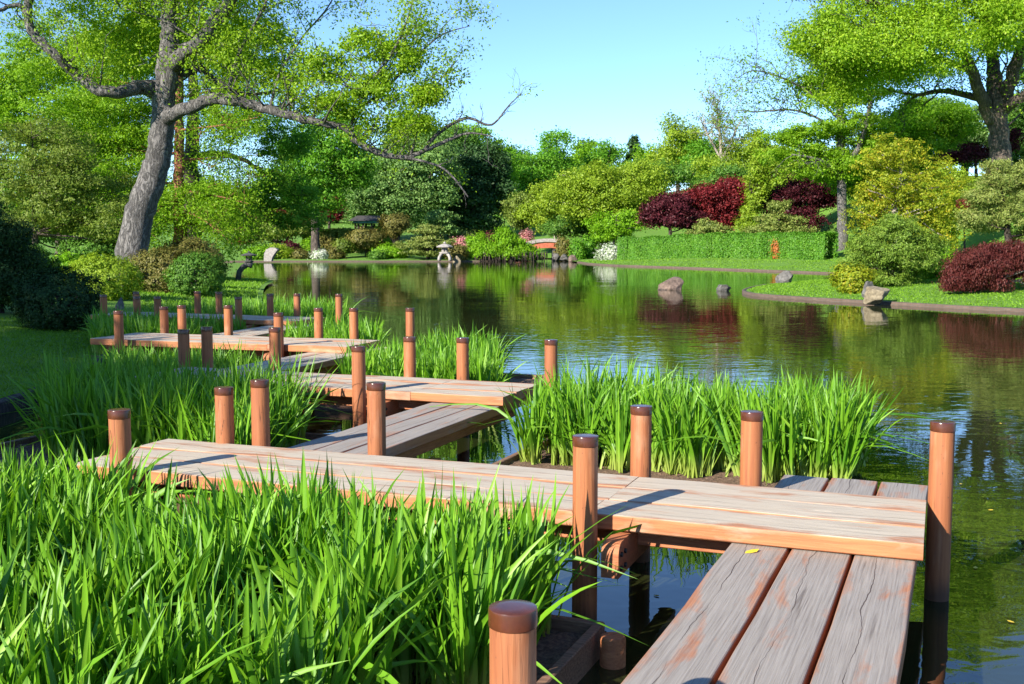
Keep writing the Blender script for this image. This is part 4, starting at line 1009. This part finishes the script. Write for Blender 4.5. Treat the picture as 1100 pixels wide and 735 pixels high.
drawn_tree('tall_thin_tree', 'tall thin trunked tree with layered foliage right of the maples', 92, gz(27.7, 92), [
    dict(p=[(905, 272), (905, 225), (903, 175), (903, 130), (899, 90), (902, 50), (906, 0), (908, -60)], r=[6, 5, 4.6, 4.2, 3.4, 2.6, 2, 1], t=16, L=44),
    dict(p=[(903, 178), (922, 160, -1), (935, 110, -1), (930, 92, -1)], r=[3.4, 2.6, 2, 1], t=9, L=34, lv=.5),
    dict(p=[(904, 150), (880, 128, 1), (850, 118, 1), (815, 120, 1), (790, 118, 1)], r=[1.7, 1.3, 1, .7, .25], t=26, L=36, up=.6, lv=.55),
    dict(p=[(903, 130), (880, 108, -1), (850, 88, -1), (812, 76, -1), (792, 84, -1)], r=[1.5, 1.2, .9, .6, .25], t=28, L=38, up=.4, lv=.55),
    dict(p=[(902, 110), (884, 80, 1), (866, 60, 1), (846, 48, 1)], r=[1.4, 1.1, .8, .3], t=18, L=36, up=.6, lv=.5),
    dict(p=[(903, 190), (880, 172, -2), (850, 166, -2)], r=[2, 1.5, .6], t=10, L=30, up=.2)],
    'bark_grey', 'cypress', 2.8, 14, [(880, 142, 42, 12), (922, 135, 40, 14), (865, 165, 40, 11), (915, 172, 42, 12), (935, 155, 30, 12), (890, 186, 36, 9), (850, 148, 26, 9), (905, 60, 40, 30), (880, 90, 34, 18), (925, 95, 34, 20)], cov=2.2, clump=7, ltwig=.7)

drawn_tree('great_oak', 'great oak with a thick ridged trunk and bright spring leaves, right', 80, gz(35.6, 80), [
    dict(p=[(1074, 192), (1074, 165), (1072, 130), (1070, 105), (1066, 60, 1), (1060, 10, 1), (1050, -60, 2), (1045, -130, 2)], r=[15, 10.8, 9.8, 9.5, 6, 5, 4, 2], t=14, L=80),
    dict(p=[(1066, 130), (1052, 98, -1), (1038, 62, -2), (1010, 35, -3), (975, 15, -4), (930, 0, -5)], r=[8, 6, 4.8, 4, 3, 1.5], t=20, L=64),
    dict(p=[(1076, 118), (1086, 85, -1), (1100, 50, -2), (1118, 10, -2), (1140, -50, -3)], r=[8, 7, 6, 5, 3], t=12, L=64),
    dict(p=[(1078, 118), (1095, 106, -2), (1118, 92, -3), (1150, 70, -4)], r=[7, 5, 4.5, 3], t=10, L=60),
    dict(p=[(1064, 112), (1040, 102, 1), (1010, 98, 2), (980, 102, 2), (940, 92, 2)], r=[5, 3.6, 2.6, 1.8, .8], t=16, L=46),
    dict(p=[(1040, 75, -2), (1000, 60, -3), (960, 50, -4), (915, 42, -4), (872, 36, -4)], r=[3.5, 2.8, 2.2, 1.5, .6], t=20, L=56),
    dict(p=[(1010, 30, -3), (970, -20, -3), (930, -60, -3), (880, -80, -3)], r=[4, 3, 2, 1], t=14, L=70)],
    'bark_brown', 'spring', 3.0, 14, [(1060, 25, 70, 30, -4), (985, 30, 55, 24, -4), (925, 22, 55, 24, -4), (880, 40, 34, 22, -3), (975, 78, 40, 17, 1), (938, 82, 34, 18, -2), (905, 70, 30, 18, -2),
     (1000, -45, 110, 45, -3), (900, -40, 70, 35, -3), (1100, -70, 90, 60, -2), (1060, -120, 60, 50, 0), (1110, 10, 50, 40, 4), (900, 105, 30, 14, -1), (1000, 50, 60, 26, -6), (940, 55, 50, 20, -6)], cov=1.6, clump=12, flat=.85, ltwig=.6)

tree('broad_tree', 'fresh green tree filling the gap left of the great oak', 98, [(985, 130, 44, 22), (960, 150, 40, 24), (1015, 140, 34, 24), (1000, 165, 44, 20)], 'lime', 2.8, 985, 'bark_brown', 5, cov=2.8, clump=9)
tree('broad_tree', 'bluish green conifer behind the great oak trunk', 104, [(1030, 135, 36, 26), (1010, 118, 34, 16), (1050, 160, 30, 20)], 'bluegreen', 2.8, 1032, 'bark_dark', 5, cov=3.0, clump=8, flat=.4)
tree('broad_tree', 'dark leafy tree at the right edge behind the great oak', 100, [(1110, 140, 34, 36), (1090, 165, 26, 20), (1130, 90, 40, 40)], 'mid', 2.8, 1112, 'bark_dark', 5, cov=3.0, clump=8)
tree('red_maple', 'dark red undergrowth maple left of the great oak foot', 88, [(1046, 164, 18, 9), (1022, 170, 14, 8), (1086, 150, 12, 12)], 'purple', 2.6, 1044, 'bark_dark', 2, cov=2.4, clump=6)
tree('golden_tree', 'golden orange tipped tree with white limbs in front of the hill', 58, [(962, 195, 56, 36), (946, 225, 32, 34), (1000, 215, 44, 34), (960, 162, 34, 20), (985, 250, 46, 24), (930, 255, 18, 20)], 'gold', 2.6, 962, 'bark_pale', 4.5, cov=.85, clump=5, sub=13, inner=.15, lump=.5, limbs=40,
     path=[(960, 290), (961, 255), (960, 230), (966, 205), (968, 185), (975, 160)])
tree('shrub_tree', 'lime green shrub below the golden tree at the right', 66, [(1010, 215, 40, 30), (1030, 200, 26, 20), (1000, 240, 30, 24)], 'willow', 2.8, 1012, 'bark_brown', 3, cov=2.4, clump=8, cat='shrub')
tree('red_maple', 'small red leaved twig showing through the golden tree', 63, [(1035, 222, 6, 9)], 'red', 2.6, 1035, 'bark_dark', 1.4, cov=2.0, clump=5)
tree('mountain_pine', 'green bushy pine on the near right lawn point', 43, [(955, 268, 40, 24), (930, 282, 24, 20), (978, 285, 28, 18), (960, 245, 26, 14), (945, 300, 28, 9), (995, 268, 20, 22)], 'pine', 3.0, 955, 'bark_dark', 4, cov=2.0, clump=5, sub=12, aspect=.3, inner=.25, lump=.35, flat=.7, limbs=22)
tree('pale_pine', 'large pale olive pine at the right edge above the red maple', 50, [(1075, 205, 36, 18), (1100, 190, 30, 22), (1060, 235, 32, 16), (1095, 232, 34, 18), (1050, 215, 20, 12), (1112, 255, 26, 14), (1070, 182, 18, 10)], 'palepine', 3.2, 1085, 'bark_dark', 5, cov=2.6, clump=6, aspect=.3, inner=.2, lump=.3, flat=.5, limbs=24)
tree('laceleaf_maple', 'low dark red laceleaf maple on the near right bank', 38.5, [(1060, 288, 36, 22), (1082, 273, 26, 13), (1030, 301, 21, 15), (1046, 296, 22, 18), (1102, 282, 26, 14), (1118, 298, 20, 9)], 'lace', 2.6, 1068, 'bark_pale', 4, cov=3.6, clump=7, cat='tree', droop=np.array((0, 0, -1.0)), aspect=.35, inner=.5, flat=.7, limbs=26)
shrub('rounded_shrub', 'small yellow bronze bush on the near right lawn point', 916, 283, 314, 22, 40.5, 'gold', 2.8, 3.6, lump=.15)
shrub('rounded_shrub', 'leafy green bush between the mountain pine and the red maple', 1005, 266, 300, 22, 46, 'lime', 2.8, 3.0, lump=.3)
shrub('rounded_shrub', 'green bush behind the laceleaf maple at the right edge', 1085, 262, 296, 34, 45, 'bright', 2.8, 3.0, lump=.3)
tree('broad_tree', 'yellow green tree filling the gap behind the tall thin trunk', 118, [(880, 180, 40, 24), (920, 190, 36, 30), (850, 195, 34, 22), (895, 215, 40, 22)], 'willow', 2.7, 888, 'bark_brown', 4, cov=2.6, clump=8)
tree('broad_tree', 'mid green tree behind the darkest red maple', 126, [(840, 180, 36, 22), (815, 205, 30, 24), (780, 200, 34, 22)], 'mid', 2.7, 830, 'bark_brown', 4, cov=2.6, clump=8)
tree('broad_tree', 'leafy green tree behind the golden tree', 97, [(930, 200, 30, 34), (950, 170, 26, 22), (985, 190, 34, 26)], 'lime', 2.8, 945, 'bark_brown', 4, cov=2.4, clump=8)

# far-off wood closing the view between the named trees
def wood(label, spots, mat, leaf, cov):
    POS, B = [], []
    mb = MB()
    for px, py, rx, rz, d in spots:
        k = d / F; c = P(px, py, d); z0 = gz(c[0], d)
        pos, bias, cc = crown([(c, (rx*k, rx*k*.7, rz*k)), ((c[0], d, (c[2]+z0)/2), (rx*k, rx*k*.6, (c[2]-z0)*.6))], leaf*k, cov, 8*k, 22, .6, .6, .4, .35, .5, sub=6)
        POS.append(pos); B.append(bias)
        mb.tube([(c[0], d, z0 - .3), (c[0] + .3, d, (z0 + c[2])*.5), tuple(c)], [.35, .28, .1], 6)
    o = link('far_wood', leaf_mesh('far_wood', np.vstack(POS), leaf * .17, .6, np.vstack(B), .5), M[mat])
    tag(o, label, 'wood', kind='stuff')
    tag(mb.build('far_wood_trunks', M['bark_dark']), 'trunks of the far off wood behind the garden trees', 'wood', kind='stuff')
wood('far off green wood closing the view behind the garden trees', [(px, 226 + 8*math.sin(px*.13) - 14*math.sin(px*.041), 40, 32, 172 + 14*math.sin(px*.37)) for px in range(-60, 1200, 36)], 'mid', 3.0, 2.2)

# ------------------------------------------------------------------ big trees off to the left whose shade falls across the lawn
SUN_AZ = np.array((.676, .737)); SUN_EL = math.radians(28)
def shade_tree(label, spots, tx, ty, leaf=.22, cov=2.8):
    root = thing('shade_tree', label, 'tree', (tx, ty, gz(tx, ty))); o = np.array((tx, ty, gz(tx, ty)))
    LB = []
    for sx, sy, r, h in spots:
        q = np.array((sx, sy)) - SUN_AZ * h / math.tan(SUN_EL)
        LB.append((np.array((q[0], q[1], h)) - o, (r, r, r * .8)))
    pos, bias, cc = crown(LB, leaf, cov, .5, 24, .6, .6, .2, .3, .5)
    link('crown', leaf_mesh('shade_crown', pos, leaf, .6, bias, .5), M['mid'], root)
    mb = MB(); mb.tube([(0, 0, -.3), (.1, 0, 2.5), (0, .2, 5)], [.4, .32, .2], 9, .1)
    for j in rng.choice(len(cc), min(24, len(cc)), replace=False): limb(mb, (0, .1, 3.5), cc[j], .12, .03, .15, 5, 5)
    mb.build('trunk', M['bark_dark'], root, smooth=True)
shade_tree('leafy tree beyond the left edge shading the lawn', [(-9.0, 17, 2.8, 8), (-8.4, 13, 2.2, 8), (-10, 21, 2.8, 8.5), (-8.0, 15.5, 1.4, 7.5)], -20.5, 4)
shade_tree('leafy tree beyond the left edge shading the iris bed by the narrow boardwalk', [(-4.3, 10.2, 1.3, 7), (-5.6, 10.6, 1.6, 7), (-4.7, 12.2, 1.4, 7.2), (-3.5, 11.5, .75, 7), (-6.4, 13.0, 1.7, 7.5)], -15.5, -.5, .2, 4.2)
shade_tree('leafy tree beyond the left edge shading the dark bushes', [(-11, 24.5, 3.2, 8), (-13, 28, 3.2, 9), (-8.4, 22.4, 2.0, 7), (-6.2, 22.0, 1.6, 7), (-5.0, 21.6, 1.0, 7)], -23, 12)
shade_tree('leafy tree beyond the left edge shading the corner of the near iris bed', [(-4.3, 6.4, .6, 6), (-3.3, 5.3, .35, 5.5)], -13.5, -4.5)

tree('evergreen_shrub', 'tall dark bush added unseen beyond the left edge to deepen the shade on the irises', 9.0, [(-560, 130, 150, 180), (-600, 30, 120, 130)], 'shade', 14, -560, 'bark_dark', 10, cov=2.4, clump=40, cat='shrub')  # added out of view to keep sky and sun off the shaded iris bed
tree('evergreen_shrub', 'lower dark bush added unseen beyond the left edge to block light from the irises', 6.4, [(-930, 190, 220, 220)], 'shade', 20, -930, 'bark_dark', 14, cov=2.4, clump=60, cat='shrub')  # second added light blocker, also out of view, nearer the camera

# ------------------------------------------------------------------ light, sky, camera
W = bpy.data.worlds.new('World'); S.world = W; W.use_nodes = True
nt = W.node_tree; nt.nodes.clear()
sky = nt.nodes.new('ShaderNodeTexSky'); sky.sky_type = 'NISHITA'; sky.sun_disc = False
sky.sun_elevation = SUN_EL; sky.sun_rotation = math.atan2(-SUN_AZ[0], -SUN_AZ[1]); sky.air_density = .8; sky.dust_density = 0.0; sky.ozone_density = 6.0
bg = nt.nodes.new('ShaderNodeBackground'); bg.inputs[1].default_value = .118
wo = nt.nodes.new('ShaderNodeOutputWorld'); nt.links.new(sky.outputs[0], bg.inputs[0]); nt.links.new(bg.outputs[0], wo.inputs[0])
sl = bpy.data.lights.new('sun', 'SUN'); sl.energy = 5.0; sl.angle = math.radians(.5); sl.color = (1, .93, .80)
so = bpy.data.objects.new('sun', sl); COL.objects.link(so)
dv = Vector((SUN_AZ[0] * math.cos(SUN_EL), SUN_AZ[1] * math.cos(SUN_EL), -math.sin(SUN_EL)))
so.rotation_euler = dv.to_track_quat('-Z', 'Y').to_euler(); so.location = (-20, -20, 20)
cam = bpy.data.cameras.new('camera'); cam.sensor_width = 36; cam.lens = 36 * F / 1100; cam.clip_end = 6000; cam.clip_start = .05
co = bpy.data.objects.new('camera', cam); COL.objects.link(co); S.camera = co
co.location = (0, 0, HC); co.rotation_euler = (PI/2 - PITCH, 0, 0)
S.view_settings.view_transform = 'Standard'; S.view_settings.look = 'None'; S.view_settings.exposure = 1.12; S.view_settings.gamma = 1
S.render.engine = 'CYCLES'
c = S.cycles
c.max_bounces = 8; c.diffuse_bounces = 5; c.glossy_bounces = 3; c.transmission_bounces = 4; c.transparent_max_bounces = 4
c.use_denoising = True; c.caustics_reflective = False; c.caustics_refractive = False; c.sample_clamp_indirect = 6
